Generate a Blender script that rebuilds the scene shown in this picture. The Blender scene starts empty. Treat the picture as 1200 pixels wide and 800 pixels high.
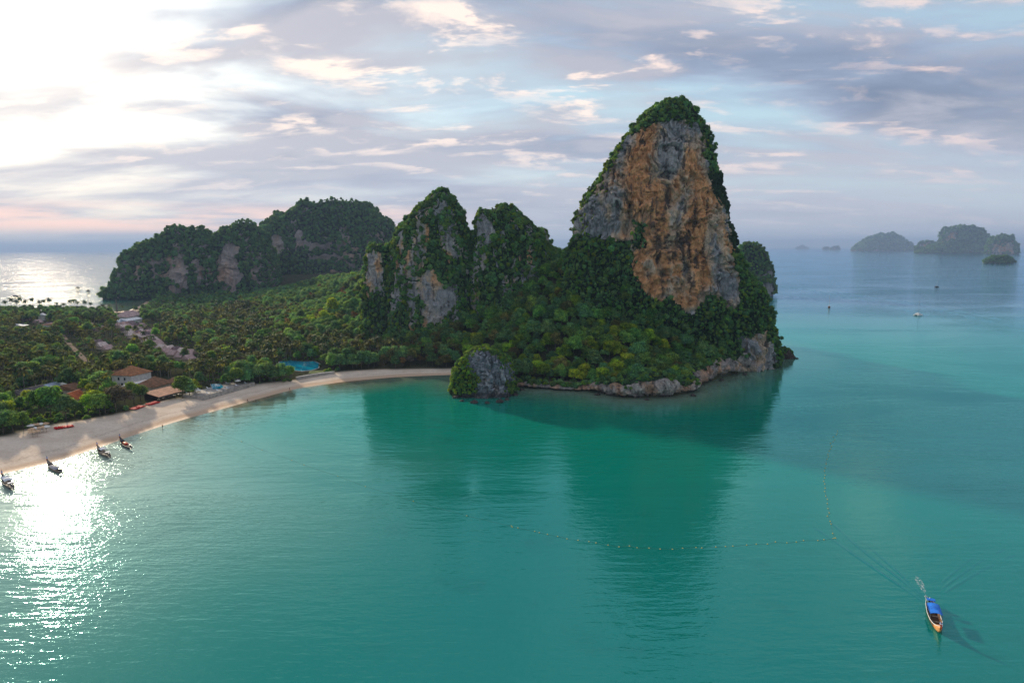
import bpy, bmesh, math, random
import numpy as np
from mathutils import Vector, Matrix, Euler

random.seed(7)
RNG = np.random.default_rng(7)
scene = bpy.context.scene
COL = scene.collection
R = math.radians

# ------------------------------------------------------------------ camera
CAMH = 70.0
F = 800.0                                   # focal length in photo pixels (1200 wide) = 24 mm
PITCH = math.atan((400 - 290.5) / F)
ROLL = 0.00585
_f = np.array([0, math.cos(PITCH), -math.sin(PITCH)])
_u = np.array([0, math.sin(PITCH), math.cos(PITCH)])
_r = np.array([1.0, 0, 0])
CR = _r * math.cos(ROLL) - _u * math.sin(ROLL)
CU = _u * math.cos(ROLL) + _r * math.sin(ROLL)
CF = _f
cam_d = bpy.data.cameras.new('camera')
cam_d.sensor_width = 36.0; cam_d.lens = 24.0
cam_d.clip_start = 0.5; cam_d.clip_end = 90000.0
cam = bpy.data.objects.new('camera', cam_d)
COL.objects.link(cam)
m = Matrix((CR.tolist(), CU.tolist(), (-CF).tolist())).transposed().to_4x4()
m.translation = (0, 0, CAMH)
cam.matrix_world = m
scene.camera = cam

def ray(px, py):
    return CR * ((px - 600) / F) + CU * ((400 - py) / F) + CF
def ground(px, py, z=0.0):
    d = ray(px, py); t = (z - CAMH) / d[2]
    return np.array([d[0] * t, d[1] * t, z])
def at_y(px, py, Y):
    d = ray(px, py); t = Y / d[1]
    return np.array([d[0] * t, Y, CAMH + d[2] * t])
def project(P):
    P = np.asarray(P, float) - np.array([0, 0, CAMH])
    zc = np.maximum(P @ CF, 1e-3)
    return 600 + F * (P @ CR) / zc, 400 - F * (P @ CU) / zc

# ------------------------------------------------------------------ sun, sky, exposure
SUN_EL, SUN_AZ = R(16.0), R(-35.0)          # azimuth from +Y towards +X
SUNV = np.array([math.sin(SUN_AZ) * math.cos(SUN_EL), math.cos(SUN_AZ) * math.cos(SUN_EL), math.sin(SUN_EL)])
sd = bpy.data.lights.new('sun', 'SUN')
sd.energy = 2.0; sd.angle = R(2.2); sd.color = (1.0, 0.86, 0.66)
so = bpy.data.objects.new('sun', sd); COL.objects.link(so)
so.rotation_euler = Vector(SUNV.tolist()).to_track_quat('Z', 'Y').to_euler()

class NT:
    """small helper for node trees"""
    def __init__(s, tree): s.t = tree; s.n = tree.nodes; s.l = tree.links
    def new(s, typ, **kw):
        n = s.n.new(typ)
        for k, v in kw.items(): setattr(n, k, v)
        return n
    def put(s, sock, v):
        if v is None: return
        if hasattr(v, 'is_linked') or hasattr(v, 'links'): s.l.new(v, sock)
        else: sock.default_value = v
    def math(s, op, a, b=None, c=None, clamp=False):
        n = s.new('ShaderNodeMath', operation=op, use_clamp=clamp)
        s.put(n.inputs[0], a); s.put(n.inputs[1], b); s.put(n.inputs[2], c)
        return n.outputs[0]
    def vmath(s, op, a, b=None, scale=None):
        n = s.new('ShaderNodeVectorMath', operation=op)
        s.put(n.inputs[0], a); s.put(n.inputs[1], b)
        if scale is not None: s.put(n.inputs['Scale'], scale)
        return n.outputs['Value'] if op in ('DOT_PRODUCT', 'LENGTH', 'DISTANCE') else n.outputs[0]
    def mix(s, f, a, b, blend='MIX'):
        n = s.new('ShaderNodeMix', data_type='RGBA', blend_type=blend, clamp_factor=True)
        s.put(n.inputs[0], f)
        for i, v in ((6, a), (7, b)):
            if isinstance(v, tuple) and len(v) == 3: v = v + (1,)
            s.put(n.inputs[i], v)
        return n.outputs[2]
    def noise(s, vec, scale, detail=4, rough=.5, dist=0.0, out=0):
        n = s.new('ShaderNodeTexNoise')
        if vec is not None: s.put(n.inputs['Vector'], vec)
        n.inputs['Scale'].default_value = scale; n.inputs['Detail'].default_value = detail
        n.inputs['Roughness'].default_value = rough; n.inputs['Distortion'].default_value = dist
        return n.outputs[out]
    def sstep(s, v, lo, hi, a=0.0, b=1.0, typ='SMOOTHSTEP'):
        n = s.new('ShaderNodeMapRange', interpolation_type=typ, clamp=True)
        s.put(n.inputs[0], v)
        for i, x in enumerate((lo, hi, a, b)): s.put(n.inputs[i + 1], x)
        return n.outputs[0]
    def scalevec(s, v, k):
        n = s.new('ShaderNodeVectorMath', operation='MULTIPLY'); s.put(n.inputs[0], v); n.inputs[1].default_value = k
        return n.outputs[0]
    def comb(s, x, y, z):
        n = s.new('ShaderNodeCombineXYZ'); s.put(n.inputs[0], x); s.put(n.inputs[1], y); s.put(n.inputs[2], z)
        return n.outputs[0]
    def sep(s, v):
        n = s.new('ShaderNodeSeparateXYZ'); s.put(n.inputs[0], v); return n.outputs

SKY_K = 0.11
SKY_DIM = 0.47
def make_world():
    w = bpy.data.worlds.new('World'); scene.world = w; w.use_nodes = True
    T = NT(w.node_tree); T.n.clear()
    out = T.new('ShaderNodeOutputWorld'); bg = T.new('ShaderNodeBackground')
    bg.inputs['Strength'].default_value = SKY_K
    T.l.new(bg.outputs[0], out.inputs[0])
    sky = T.new('ShaderNodeTexSky', sky_type='NISHITA'); sky.sun_disc = False
    sky.sun_elevation = SUN_EL; sky.sun_rotation = SUN_AZ
    sky.air_density = 1.0; sky.dust_density = 1.6; sky.ozone_density = 1.2; sky.altitude = 70
    k = SKY_DIM / SKY_K
    def C(r, g, b): return (r * k, g * k, b * k)
    d = T.new('ShaderNodeTexCoord').outputs['Generated']
    dn = T.vmath('NORMALIZE', d)
    x, y, z = T.sep(dn)
    zc = T.math('MAXIMUM', z, 0.0)
    inv = T.math('DIVIDE', 1.0, T.math('ADD', zc, 0.16))
    px = T.math('MULTIPLY', x, inv); py = T.math('MULTIPLY', y, inv)
    sdot = T.math('MAXIMUM', T.vmath('DOT_PRODUCT', dn, tuple(SUNV)), 0.0)
    def layer(sx, sy, off, det, rough, dist, dx=0.0, dy=0.0):
        v = T.comb(T.math('MULTIPLY', T.math('ADD', px, dx), sx), T.math('MULTIPLY', T.math('ADD', py, dy), sy), off)
        return T.noise(v, 1.0, det, rough, dist)
    big = layer(.55, .95, 3.1, 5, .50, .4)
    mid = layer(1.2, 2.3, 7.7, 6, .54, .5)
    puff = layer(2.1, 3.6, 1.9, 8, .60, .3)
    puff2 = layer(2.1, 3.6, 1.9, 8, .60, .3, SUNV[0] * .10, SUNV[1] * .10)
    n = T.math('ADD', T.math('MULTIPLY', big, .68), T.math('MULTIPLY', mid, .32))
    cover = T.sstep(n, .35, .53)
    thick = T.sstep(n, .45, .60)
    base = T.mix(.72, T.vmath('SCALE', sky.outputs[0], scale=SKY_DIM), C(.40, .58, .66))
    shade = T.mix(thick, C(.27, .32, .435), C(.140, .175, .265))
    warm = T.mix(T.sstep(mid, .42, .62), shade, C(.37, .37, .43))
    c = T.mix(T.math('MULTIPLY', cover, .94), base, warm)
    # sunlit rims and small peach puffs
    lit = T.mix(T.sstep(sdot, .3, 1.0), C(.86, .64, .56), C(1.05, .84, .70))
    rim = T.math('MULTIPLY', T.sstep(T.math('SUBTRACT', puff, puff2), .0, .10), T.sstep(puff, .46, .60))
    core = T.sstep(puff, .57, .70)
    el = T.math('ADD', T.math('MULTIPLY', rim, .70), T.math('MULTIPLY', core, .6), clamp=True)
    el = T.math('MULTIPLY', el, T.sstep(mid, .40, .55, .35, 1.0))
    c = T.mix(T.math('MULTIPLY', el, .68), c, lit)
    # low grey-lilac bank near the horizon with a peach gap under the sun side
    c = T.mix(T.sstep(z, .21, .02, 0, .80), c, C(.43, .455, .52))
    c = T.mix(T.sstep(z, .035, .0, 0, .6), c, C(.42, .44, .52))
    band = T.math('MULTIPLY', T.sstep(z, .016, .032), T.sstep(z, .066, .040))
    wob = T.noise(T.scalevec(dn, (2.0, 2.0, 22.0)), 1.6, 5, .6)
    band = T.math('MULTIPLY', band, T.sstep(sdot, .80, .93))
    band = T.math('MULTIPLY', band, T.sstep(wob, .36, .56))
    c = T.mix(T.math('MULTIPLY', band, .95), c, C(1.05, .70, .56))
    # forward-scattered glow of the sun behind thin cloud
    g = T.math('ADD', T.math('MULTIPLY', T.math('POWER', sdot, 300.0), 1.1 * k),
               T.math('MULTIPLY', T.math('POWER', sdot, 70.0), .13 * k))
    g = T.math('ADD', g, T.math('MULTIPLY', T.math('POWER', sdot, 12.0), .09 * k))
    veil = T.sstep(n, .42, .68, 1.0, .50)
    veil = T.math('MULTIPLY', veil, T.sstep(z, -.01, .22, .22, 1.0))
    gc = T.vmath('SCALE', (1.0, .87, .64), scale=T.math('MULTIPLY', g, veil))
    fin = T.vmath('ADD', c, gc)
    T.l.new(fin, bg.inputs['Color'])
make_world()
vs = scene.view_settings
vs.view_transform = 'Standard'; vs.look = 'None'; vs.gamma = 1.0; vs.use_curve_mapping = False
vs.exposure = 1.60
scene.cycles.use_denoising = True
scene.cycles.max_bounces = 6
scene.cycles.diffuse_bounces = 2
scene.cycles.glossy_bounces = 3
scene.cycles.transmission_bounces = 2
scene.cycles.volume_bounces = 0
scene.cycles.sample_clamp_indirect = 6.0
scene.cycles.sample_clamp_direct = 12.0
scene.cycles.caustics_reflective = True
scene.cycles.caustics_refractive = False
scene.cycles.blur_glossy = 1.0

# ------------------------------------------------------------------ numpy noise
_perm = np.random.default_rng(3).permutation(256).astype(np.int64)
_perm = np.concatenate([_perm, _perm, _perm])
_g = np.random.default_rng(4).normal(size=(256, 3)); _g /= np.linalg.norm(_g, axis=1)[:, None]
def pn(P):
    P = np.asarray(P, float); i = np.floor(P).astype(np.int64); f = P - i
    u = f * f * f * (f * (f * 6 - 15) + 10); i &= 255
    out = 0
    for dx in (0, 1):
        wx = u[:, 0] if dx else 1 - u[:, 0]
        for dy in (0, 1):
            wy = u[:, 1] if dy else 1 - u[:, 1]
            for dz in (0, 1):
                wz = u[:, 2] if dz else 1 - u[:, 2]
                h = _perm[_perm[_perm[(i[:, 0] + dx) & 255] + ((i[:, 1] + dy) & 255)] + ((i[:, 2] + dz) & 255)]
                gr = _g[h]
                out = out + wx * wy * wz * (gr[:, 0] * (f[:, 0] - dx) + gr[:, 1] * (f[:, 1] - dy) + gr[:, 2] * (f[:, 2] - dz))
    return out * 1.6
def fbm(P, scale, octv=4, gain=.5):
    P = np.asarray(P, float) * np.asarray(scale, float); a = 1; s = 0; tot = 0
    for _ in range(octv):
        s = s + a * pn(P); tot += a; a *= gain; P = P * 2.03 + 17.3
    return s / tot
def sm(x, a, b):
    t = np.clip((np.asarray(x, float) - a) / (b - a), 0, 1); return t * t * (3 - 2 * t)
def in_poly(px, py, poly):
    px = np.asarray(px, float); py = np.asarray(py, float)
    ins = np.zeros(px.shape, bool); n = len(poly); j = n - 1
    for i in range(n):
        xi, yi = poly[i]; xj, yj = poly[j]
        c = ((yi > py) != (yj > py)) & (px < (xj - xi) * (py - yi) / (yj - yi + 1e-12) + xi)
        ins ^= c; j = i
    return ins

# ------------------------------------------------------------------ mesh helpers
def mk_mesh(name, V, faces, mats=(), midx=None, smooth=True):
    """faces: list of index arrays (n,k) or python list of tuples"""
    me = bpy.data.meshes.new(name)
    V = np.asarray(V, np.float32)
    if isinstance(faces, list) and faces and not isinstance(faces[0], np.ndarray):
        me.from_pydata(V.tolist(), [], faces)
    else:
        if isinstance(faces, np.ndarray): faces = [faces]
        loops = np.concatenate([f.ravel() for f in faces]).astype(np.int32)
        tot = np.concatenate([np.full(len(f), f.shape[1]) for f in faces]).astype(np.int32)
        st = np.concatenate([[0], np.cumsum(tot)[:-1]]).astype(np.int32)
        me.vertices.add(len(V)); me.vertices.foreach_set('co', V.ravel())
        me.loops.add(len(loops)); me.loops.foreach_set('vertex_index', loops)
        me.polygons.add(len(tot)); me.polygons.foreach_set('loop_start', st); me.polygons.foreach_set('loop_total', tot)
        me.update(calc_edges=True); me.validate()
    for mt in mats: me.materials.append(mt)
    if midx is not None: me.polygons.foreach_set('material_index', np.asarray(midx, np.int32))
    me.polygons.foreach_set('use_smooth', np.full(len(me.polygons), smooth))
    me.update()
    return me
def link(name, me, parent=None, loc=None, rot=None, scale=None):
    o = bpy.data.objects.new(name, me); COL.objects.link(o)
    if parent is not None: o.parent = parent
    if loc is not None: o.location = [float(a) for a in loc]
    if rot is not None: o.rotation_euler = rot
    if scale is not None: o.scale = scale if hasattr(scale, '__len__') else (scale,) * 3
    return o
def tag(o, label=None, cat=None, group=None, kind=None):
    if label: o['label'] = label
    if cat: o['category'] = cat
    if group: o['group'] = group
    if kind: o['kind'] = kind
    return o
def thing(name, label, cat, loc=(0, 0, 0), rotz=0.0, group=None, scale=None):
    o = link(name, None, None, loc, (0, 0, rotz), scale)
    o.empty_display_size = .5
    return tag(o, label, cat, group)

class MB:
    """collects shapes into one mesh"""
    def __init__(s): s.v = []; s.f = []
    def add(s, V, Fs):
        o = len(s.v); s.v += [tuple(map(float, p)) for p in V]; s.f += [tuple(o + i for i in f) for f in Fs]; return s
    def box(s, c, d, rz=0.0):
        cx, cy, cz = c; dx, dy, dz = d[0] / 2, d[1] / 2, d[2] / 2
        ca, sa = math.cos(rz), math.sin(rz)
        V = [(cx + a * dx * ca - b * dy * sa, cy + a * dx * sa + b * dy * ca, cz + e * dz) for e in (-1, 1) for a, b in ((-1, -1), (1, -1), (1, 1), (-1, 1))]
        return s.add(V, [(0, 3, 2, 1), (4, 5, 6, 7), (0, 1, 5, 4), (1, 2, 6, 5), (2, 3, 7, 6), (3, 0, 4, 7)])
    def tube(s, pts, rad, n=6):
        pts = [np.array(p, float) for p in pts]
        if not hasattr(rad, '__len__'): rad = [rad] * len(pts)
        V = []; Fs = []
        for i, p in enumerate(pts):
            t = pts[min(i + 1, len(pts) - 1)] - pts[max(i - 1, 0)]; t = t / (np.linalg.norm(t) + 1e-9)
            a = np.cross(t, (0, 0, 1) if abs(t[2]) < .9 else (1, 0, 0)); a /= np.linalg.norm(a); b = np.cross(t, a)
            for k in range(n):
                q = 2 * math.pi * k / n; V.append(p + rad[i] * (a * math.cos(q) + b * math.sin(q)))
        for i in range(len(pts) - 1):
            for k in range(n):
                k2 = (k + 1) % n; Fs.append((i * n + k, i * n + k2, (i + 1) * n + k2, (i + 1) * n + k))
        Fs.append(tuple(range(n))[::-1]); Fs.append(tuple((len(pts) - 1) * n + k for k in range(n)))
        return s.add(V, Fs)
    def lathe(s, prof, n=12, c=(0, 0, 0)):
        V = []; Fs = []
        for r, z in prof:
            for k in range(n):
                q = 2 * math.pi * k / n; V.append((c[0] + r * math.cos(q), c[1] + r * math.sin(q), c[2] + z))
        for i in range(len(prof) - 1):
            for k in range(n):
                k2 = (k + 1) % n; Fs.append((i * n + k, i * n + k2, (i + 1) * n + k2, (i + 1) * n + k))
        Fs.append(tuple(range(n))[::-1]); Fs.append(tuple((len(prof) - 1) * n + k for k in range(n)))
        return s.add(V, Fs)
    def mesh(s, name, mat, smooth=False):
        return mk_mesh(name, s.v, s.f, [mat] if mat else [], None, smooth)
    def build(s, name, mat, parent=None, smooth=False, **kw):
        return link(name, s.mesh(name, mat, smooth), parent, **kw)

# ------------------------------------------------------------------ materials
def new_mat(name):
    mt = bpy.data.materials.new(name); mt.use_nodes = True
    T = NT(mt.node_tree); T.n.clear()
    out = T.new('ShaderNodeOutputMaterial')
    return mt, T, out
def bsdf(T, out, col, rough=.7, metal=0.0, spec=.5, normal=None, ior=None):
    b = T.new('ShaderNodeBsdfPrincipled')
    if isinstance(col, tuple): b.inputs['Base Color'].default_value = col + (1,) if len(col) == 3 else col
    else: T.l.new(col, b.inputs['Base Color'])
    T.put(b.inputs['Roughness'], rough); b.inputs['Metallic'].default_value = metal
    T.put(b.inputs['Specular IOR Level'], spec)
    if ior: b.inputs['IOR'].default_value = ior
    if normal is not None: T.l.new(normal, b.inputs['Normal'])
    T.l.new(b.outputs[0], out.inputs[0])
    return b
def bump(T, h, dist=1.0, strength=1.0, normal=None):
    n = T.new('ShaderNodeBump'); n.inputs['Strength'].default_value = strength; n.inputs['Distance'].default_value = dist
    T.put(n.inputs['Height'], h)
    if normal is not None: T.l.new(normal, n.inputs['Normal'])
    return n.outputs[0]
def simple_mat(name, col, rough=.7, var=.15, scale=1.5, metal=0.0, spec=.12):
    """painted, woven or wooden surface with uneven wear"""
    mt, T, out = new_mat(name)
    p = T.new('ShaderNodeTexCoord').outputs['Object']
    n = T.noise(p, scale, 5, .6)
    dark = tuple(c * (1 - var * 1.6) for c in col); light = tuple(min(c * (1 + var), 1) for c in col)
    c = T.mix(T.sstep(n, .3, .7), dark, light)
    oi = T.new('ShaderNodeObjectInfo')
    c = T.mix(T.math('MULTIPLY', oi.outputs['Random'], var), c, tuple(c_ * .6 for c_ in col))
    bsdf(T, out, c, rough, metal, spec)
    return mt
def foliage_mat(name, col, tip, trans=.35):
    mt, T, out = new_mat(name)
    oi = T.new('ShaderNodeObjectInfo'); geo = T.new('ShaderNodeNewGeometry')
    p = T.new('ShaderNodeTexCoord').outputs['Object']
    n = T.noise(p, .45, 3, .6)
    c = T.mix(T.sstep(n, .38, .66), col, tip)
    hs = T.new('ShaderNodeHueSaturation'); T.l.new(c, hs.inputs['Color'])
    rnd = oi.outputs['Random']
    hs.inputs['Hue'].default_value = .5
    T.l.new(T.math('ADD', T.math('MULTIPLY', rnd, .06), .47), hs.inputs['Hue'])
    r2 = T.math('FRACT', T.math('MULTIPLY', rnd, 7.31))
    leafv = T.math('POWER', geo.outputs['Random Per Island'], 1.6)
    T.l.new(T.math('MULTIPLY', T.math('ADD', T.math('MULTIPLY', r2, .75), .62), T.math('ADD', T.math('MULTIPLY', leafv, 1.45), .55)), hs.inputs['Value'])
    cc = hs.outputs[0]
    b = T.new('ShaderNodeBsdfPrincipled'); T.l.new(cc, b.inputs['Base Color'])
    b.inputs['Roughness'].default_value = .7; b.inputs['Specular IOR Level'].default_value = .08
    tr = T.new('ShaderNodeBsdfTranslucent')
    T.l.new(T.mix(1.0, cc, (1.7, 1.5, .5), 'MULTIPLY'), tr.inputs['Color'])
    ms = T.new('ShaderNodeMixShader'); ms.inputs[0].default_value = trans
    T.l.new(b.outputs[0], ms.inputs[1]); T.l.new(tr.outputs[0], ms.inputs[2]); T.l.new(ms.outputs[0], out.inputs[0])
    return mt
M = {}
M['dark'] = foliage_mat('foliage_dark', (.072, .175, .085), (.160, .280, .085), .45)
M['mid'] = foliage_mat('foliage_mid', (.085, .190, .055), (.190, .300, .055), .48)
M['lime'] = foliage_mat('foliage_lime', (.120, .220, .025), (.300, .380, .030), .48)
M['olive'] = foliage_mat('foliage_olive', (.085, .105, .030), (.180, .170, .045))
M['rust'] = foliage_mat('foliage_rust', (.085, .055, .025), (.210, .120, .045))
M['grey'] = foliage_mat('foliage_grey', (.065, .060, .045), (.140, .115, .085))
M['palm'] = foliage_mat('palm_frond', (.075, .095, .026), (.165, .165, .040), .30)
M['palm_dark'] = foliage_mat('palm_frond_dark', (.040, .075, .030), (.085, .120, .040), .3)
M['bark'] = simple_mat('bark', (.14, .11, .085), .9, .3, 3.0)
M['palm_bark'] = simple_mat('palm_bark', (.22, .19, .15), .9, .25, 4.0)
M['white_wall'] = simple_mat('white_wall', (.72, .70, .66), .8, .1, .8)
M['cream'] = simple_mat('cream_wall', (.55, .44, .34), .8, .15, .8)
M['concrete'] = simple_mat('concrete', (.40, .36, .32), .85, .2, .7)
M['dark_wood'] = simple_mat('dark_wood', (.055, .035, .025), .6, .3, 2.0)
M['wood'] = simple_mat('boat_wood', (.17, .085, .040), .5, .3, 2.5)
M['grey_wood'] = simple_mat('weathered_wood', (.22, .18, .145), .7, .3, 2.5)
M['bow_orange'] = simple_mat('orange_bow_paint', (.62, .27, .09), .45, .2, 2.0)
M['hull_dark'] = simple_mat('dark_hull_paint', (.085, .080, .080), .4, .3, 1.5)
M['white_paint'] = simple_mat('white_paint', (.78, .77, .74), .45, .08, 1.5)
M['blue_canvas'] = simple_mat('blue_canvas', (.02, .16, .62), .7, .15, 1.2)
M['white_canvas'] = simple_mat('white_canvas', (.74, .74, .76), .75, .1, 1.2)
M['grey_canvas'] = simple_mat('grey_canvas', (.30, .30, .34), .75, .15, 1.2)
M['red_cloth'] = simple_mat('red_cloth', (.55, .035, .020), .7, .15, 1.2)
M['red_plastic'] = simple_mat('red_plastic', (.60, .020, .018), .75, .12, 1.2, 0, .1)
M['engine'] = simple_mat('engine_metal', (.06, .06, .065), .4, .2, 4.0, .7)
M['pipe'] = simple_mat('steel_pipe', (.35, .35, .36), .35, .1, 4.0, .8)
M['glass'] = simple_mat('window_glass', (.03, .045, .055), .08, .05, 1.0, 0, .6)
M['door'] = simple_mat('door_paint', (.10, .06, .04), .6, .2, 2.0)
M['float_white'] = simple_mat('float_yellow', (.75, .55, .12), .5, .1, 3.0)
M['rope'] = simple_mat('rope', (.16, .15, .11), .9, .2, 5.0)
M['umb_tan'] = simple_mat('tan_umbrella_cloth', (.62, .40, .24), .8, .2, 1.0)
M['umb_white'] = simple_mat('white_umbrella_cloth', (.75, .72, .66), .8, .1, 1.0)
M['skin'] = simple_mat('skin', (.32, .17, .10), .6, .05, 5.0)
M['cloth_dark'] = simple_mat('dark_cloth', (.03, .03, .045), .8, .2, 4.0)
M['cloth_red'] = simple_mat('rust_cloth', (.30, .10, .05), .8, .2, 4.0)
M['path'] = simple_mat('sandy_path', (.26, .20, .15), .95, .3, .3, 0, .0)
M['lawn'] = simple_mat('lawn', (.11, .15, .03), .9, .3, .4)

def tile_roof(name, col):
    mt, T, out = new_mat(name)
    p = T.new('ShaderNodeTexCoord').outputs['Object']
    n = T.noise(p, .6, 6, .65); n2 = T.noise(p, 6.0, 2, .5)
    c = T.mix(T.sstep(n, .3, .7), tuple(a * .55 for a in col), tuple(min(1, a * 1.25) for a in col))
    c = T.mix(T.sstep(n2, .5, .75, 0, .4), c, tuple(a * .4 for a in col))
    oi = T.new('ShaderNodeObjectInfo')
    c = T.mix(T.math('MULTIPLY', oi.outputs['Random'], .35), c, tuple(a * .5 for a in col))
    bsdf(T, out, c, .85, 0, .08, bump(T, n2, .08, .6))
    return mt
M['roof_tan'] = tile_roof('tan_tile_roof', (.46, .21, .10))
M['roof_brown'] = tile_roof('brown_tile_roof', (.27, .14, .08))
M['roof_salmon'] = tile_roof('salmon_sheet_roof', (.60, .30, .19))
M['roof_orange'] = tile_roof('orange_tile_roof', (.52, .14, .05))
M['roof_grey'] = tile_roof('grey_sheet_roof', (.17, .15, .15))
M['roof_blue'] = tile_roof('pale_blue_sheet_roof', (.42, .50, .62))
M['roof_pink'] = tile_roof('pink_thatch_roof', (.58, .40, .37))
M['roof_pale'] = tile_roof('pale_pink_roof', (.78, .62, .56))
M['roof_mauve'] = tile_roof('mauve_shingle_roof', (.24, .17, .18))

def rock_mat(name, bumpd=1.2, green=(.030, .062, .024), cell=True):
    mt, T, out = new_mat(name)
    ca = T.new('ShaderNodeAttribute', attribute_name='rockcol').outputs['Color']
    va = T.new('ShaderNodeAttribute', attribute_name='veg').outputs['Fac']
    p = T.new('ShaderNodeTexCoord').outputs['Object']
    ps = T.scalevec(p, (1, 1, .28))
    a = T.noise(ps, .55, 8, .68, .6)
    b2 = T.noise(ps, .16, 6, .6, .4)
    a3 = T.noise(T.scalevec(T.vmath('ADD', p, (13, 5, 7)), (1, 1, .45)), .30, 9, .72, 1.2)
    a4 = T.noise(T.scalevec(p, (1, 1, .10)), 1.1, 5, .65, .3)
    c = T.mix(T.sstep(a, .29, .42, .65, 0), ca, (.030, .030, .034))
    c = T.mix(T.sstep(a3, .59, .68, 0, .80), c, (.050, .046, .046))
    c = T.mix(T.sstep(a4, .58, .72, 0, .40), c, (.16, .16, .17))
    c = T.mix(T.sstep(a, .56, .72, 0, .50), c, (.70, .54, .38))
    fg = T.noise(T.scalevec(p, (1, 1, .5)), 1.7, 4, .7)
    c = T.mix(T.sstep(fg, .54, .66, 0, .55), c, (.09, .075, .065))
    c = T.mix(T.sstep(fg, .46, .34, 0, .35), c, (.74, .60, .45))
    vn = T.math('ADD', va, T.math('MULTIPLY', T.math('SUBTRACT', T.noise(p, .35, 6, .65), .5), .9))
    gmask = T.sstep(vn, .42, .62)
    gcol = T.mix(T.sstep(T.noise(p, .5, 6, .6), .35, .7), tuple(g * .6 for g in green), tuple(g * 1.5 for g in green))
    c = T.mix(gmask, c, gcol)
    h = T.math('ADD', T.math('ADD', T.math('MULTIPLY', a, .9), T.math('MULTIPLY', b2, 1.2)), T.math('MULTIPLY', a3, .9))
    wv = T.vmath('ADD', T.scalevec(p, (1, 1, .4)), T.vmath('SCALE', T.noise(p, .25, 4, .6, 0, 1), scale=3.0))
    vo = T.new('ShaderNodeTexVoronoi', feature='DISTANCE_TO_EDGE'); vo.inputs['Scale'].default_value = .26; T.l.new(wv, vo.inputs['Vector'])
    vo2 = T.new('ShaderNodeTexVoronoi', feature='DISTANCE_TO_EDGE'); vo2.inputs['Scale'].default_value = .8; T.l.new(wv, vo2.inputs['Vector'])
    h = T.math('ADD', h, T.math('ADD', T.math('MULTIPLY', T.sstep(vo.outputs[0], 0, .16), .8), T.math('MULTIPLY', T.sstep(vo2.outputs[0], 0, .14), .3)))
    bsdf(T, out, c, .9, 0, .15, bump(T, h, bumpd, 1.0))
    return mt
M['rock'] = rock_mat('limestone_rock', 1.1)
M['rock_far'] = rock_mat('far_limestone_rock', 2.0, (.028, .055, .030))

# ------------------------------------------------------------------ land outline and height
SHORE_PX = [(-260, 640), (-120, 596), (-50, 572), (0, 556), (35, 548), (60, 542), (90, 533), (120, 523), (150, 512), (190, 499), (220, 490),
            (250, 482), (275, 475), (300, 468), (325, 461), (350, 455), (375, 451), (400, 447.5), (430, 444.5), (460, 442), (490, 440.5), (515, 439.5), (532, 439)]
HEAD_PX = [(545, 447), (560, 452), (590, 453), (610, 454), (640, 456), (670, 458), (697, 459), (710, 463), (730, 466), (750, 466.5), (775, 465.5), (795, 464),
           (810, 460), (820, 453), (835, 447), (850, 442), (868, 438), (882, 433), (895, 428), (904, 421)]
shore = [ground(*p)[:2] for p in SHORE_PX]
head = [ground(*p)[:2] for p in HEAD_PX]
hb = [(178, 455), (182, 500), (150, 560), (100, 640), (70, 800), (60, 1000), (40, 1250), (-60, 1450)]
far = [(-400, 1480), (-620, 1330), (-590, 1190)]
inl = [ground(146, 349)[:2], ground(156, 351)[:2], ground(168, 350.5)[:2], ground(172, 353)[:2], ground(160, 360)[:2], ground(145, 366)[:2], ground(110, 365)[:2], ground(70, 364)[:2], ground(20, 364)[:2], ground(-60, 366)[:2], ground(-200, 372)[:2]]
LAND = np.array([list(p) for p in shore + head] + hb + far + [list(p) for p in inl] + [[-1100, 560], [-1100, 60], [-420, 60]])

def sdf(x, y, poly=LAND):
    x = np.asarray(x, float); y = np.asarray(y, float)
    best = np.full(x.shape, 1e18); n = len(poly)
    for i in range(n):
        ax, ay = poly[i]; bx, by = poly[(i + 1) % n]
        dx, dy = bx - ax, by - ay; L = dx * dx + dy * dy
        t = np.clip(((x - ax) * dx + (y - ay) * dy) / L, 0, 1)
        best = np.minimum(best, (x - ax - t * dx) ** 2 + (y - ay - t * dy) ** 2)
    d = np.sqrt(best)
    return np.where(in_poly(x, y, poly), d, -d)
HEADC = np.array([list(p) for p in head] + hb[:3])
def head_dist(x, y):
    best = np.full(np.shape(x), 1e18)
    for i in range(len(HEADC) - 1):
        ax, ay = HEADC[i]; bx, by = HEADC[i + 1]; dx, dy = bx - ax, by - ay; L = dx * dx + dy * dy
        t = np.clip(((x - ax) * dx + (y - ay) * dy) / L, 0, 1)
        best = np.minimum(best, (x - ax - t * dx) ** 2 + (y - ay - t * dy) ** 2)
    return np.sqrt(best)

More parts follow.
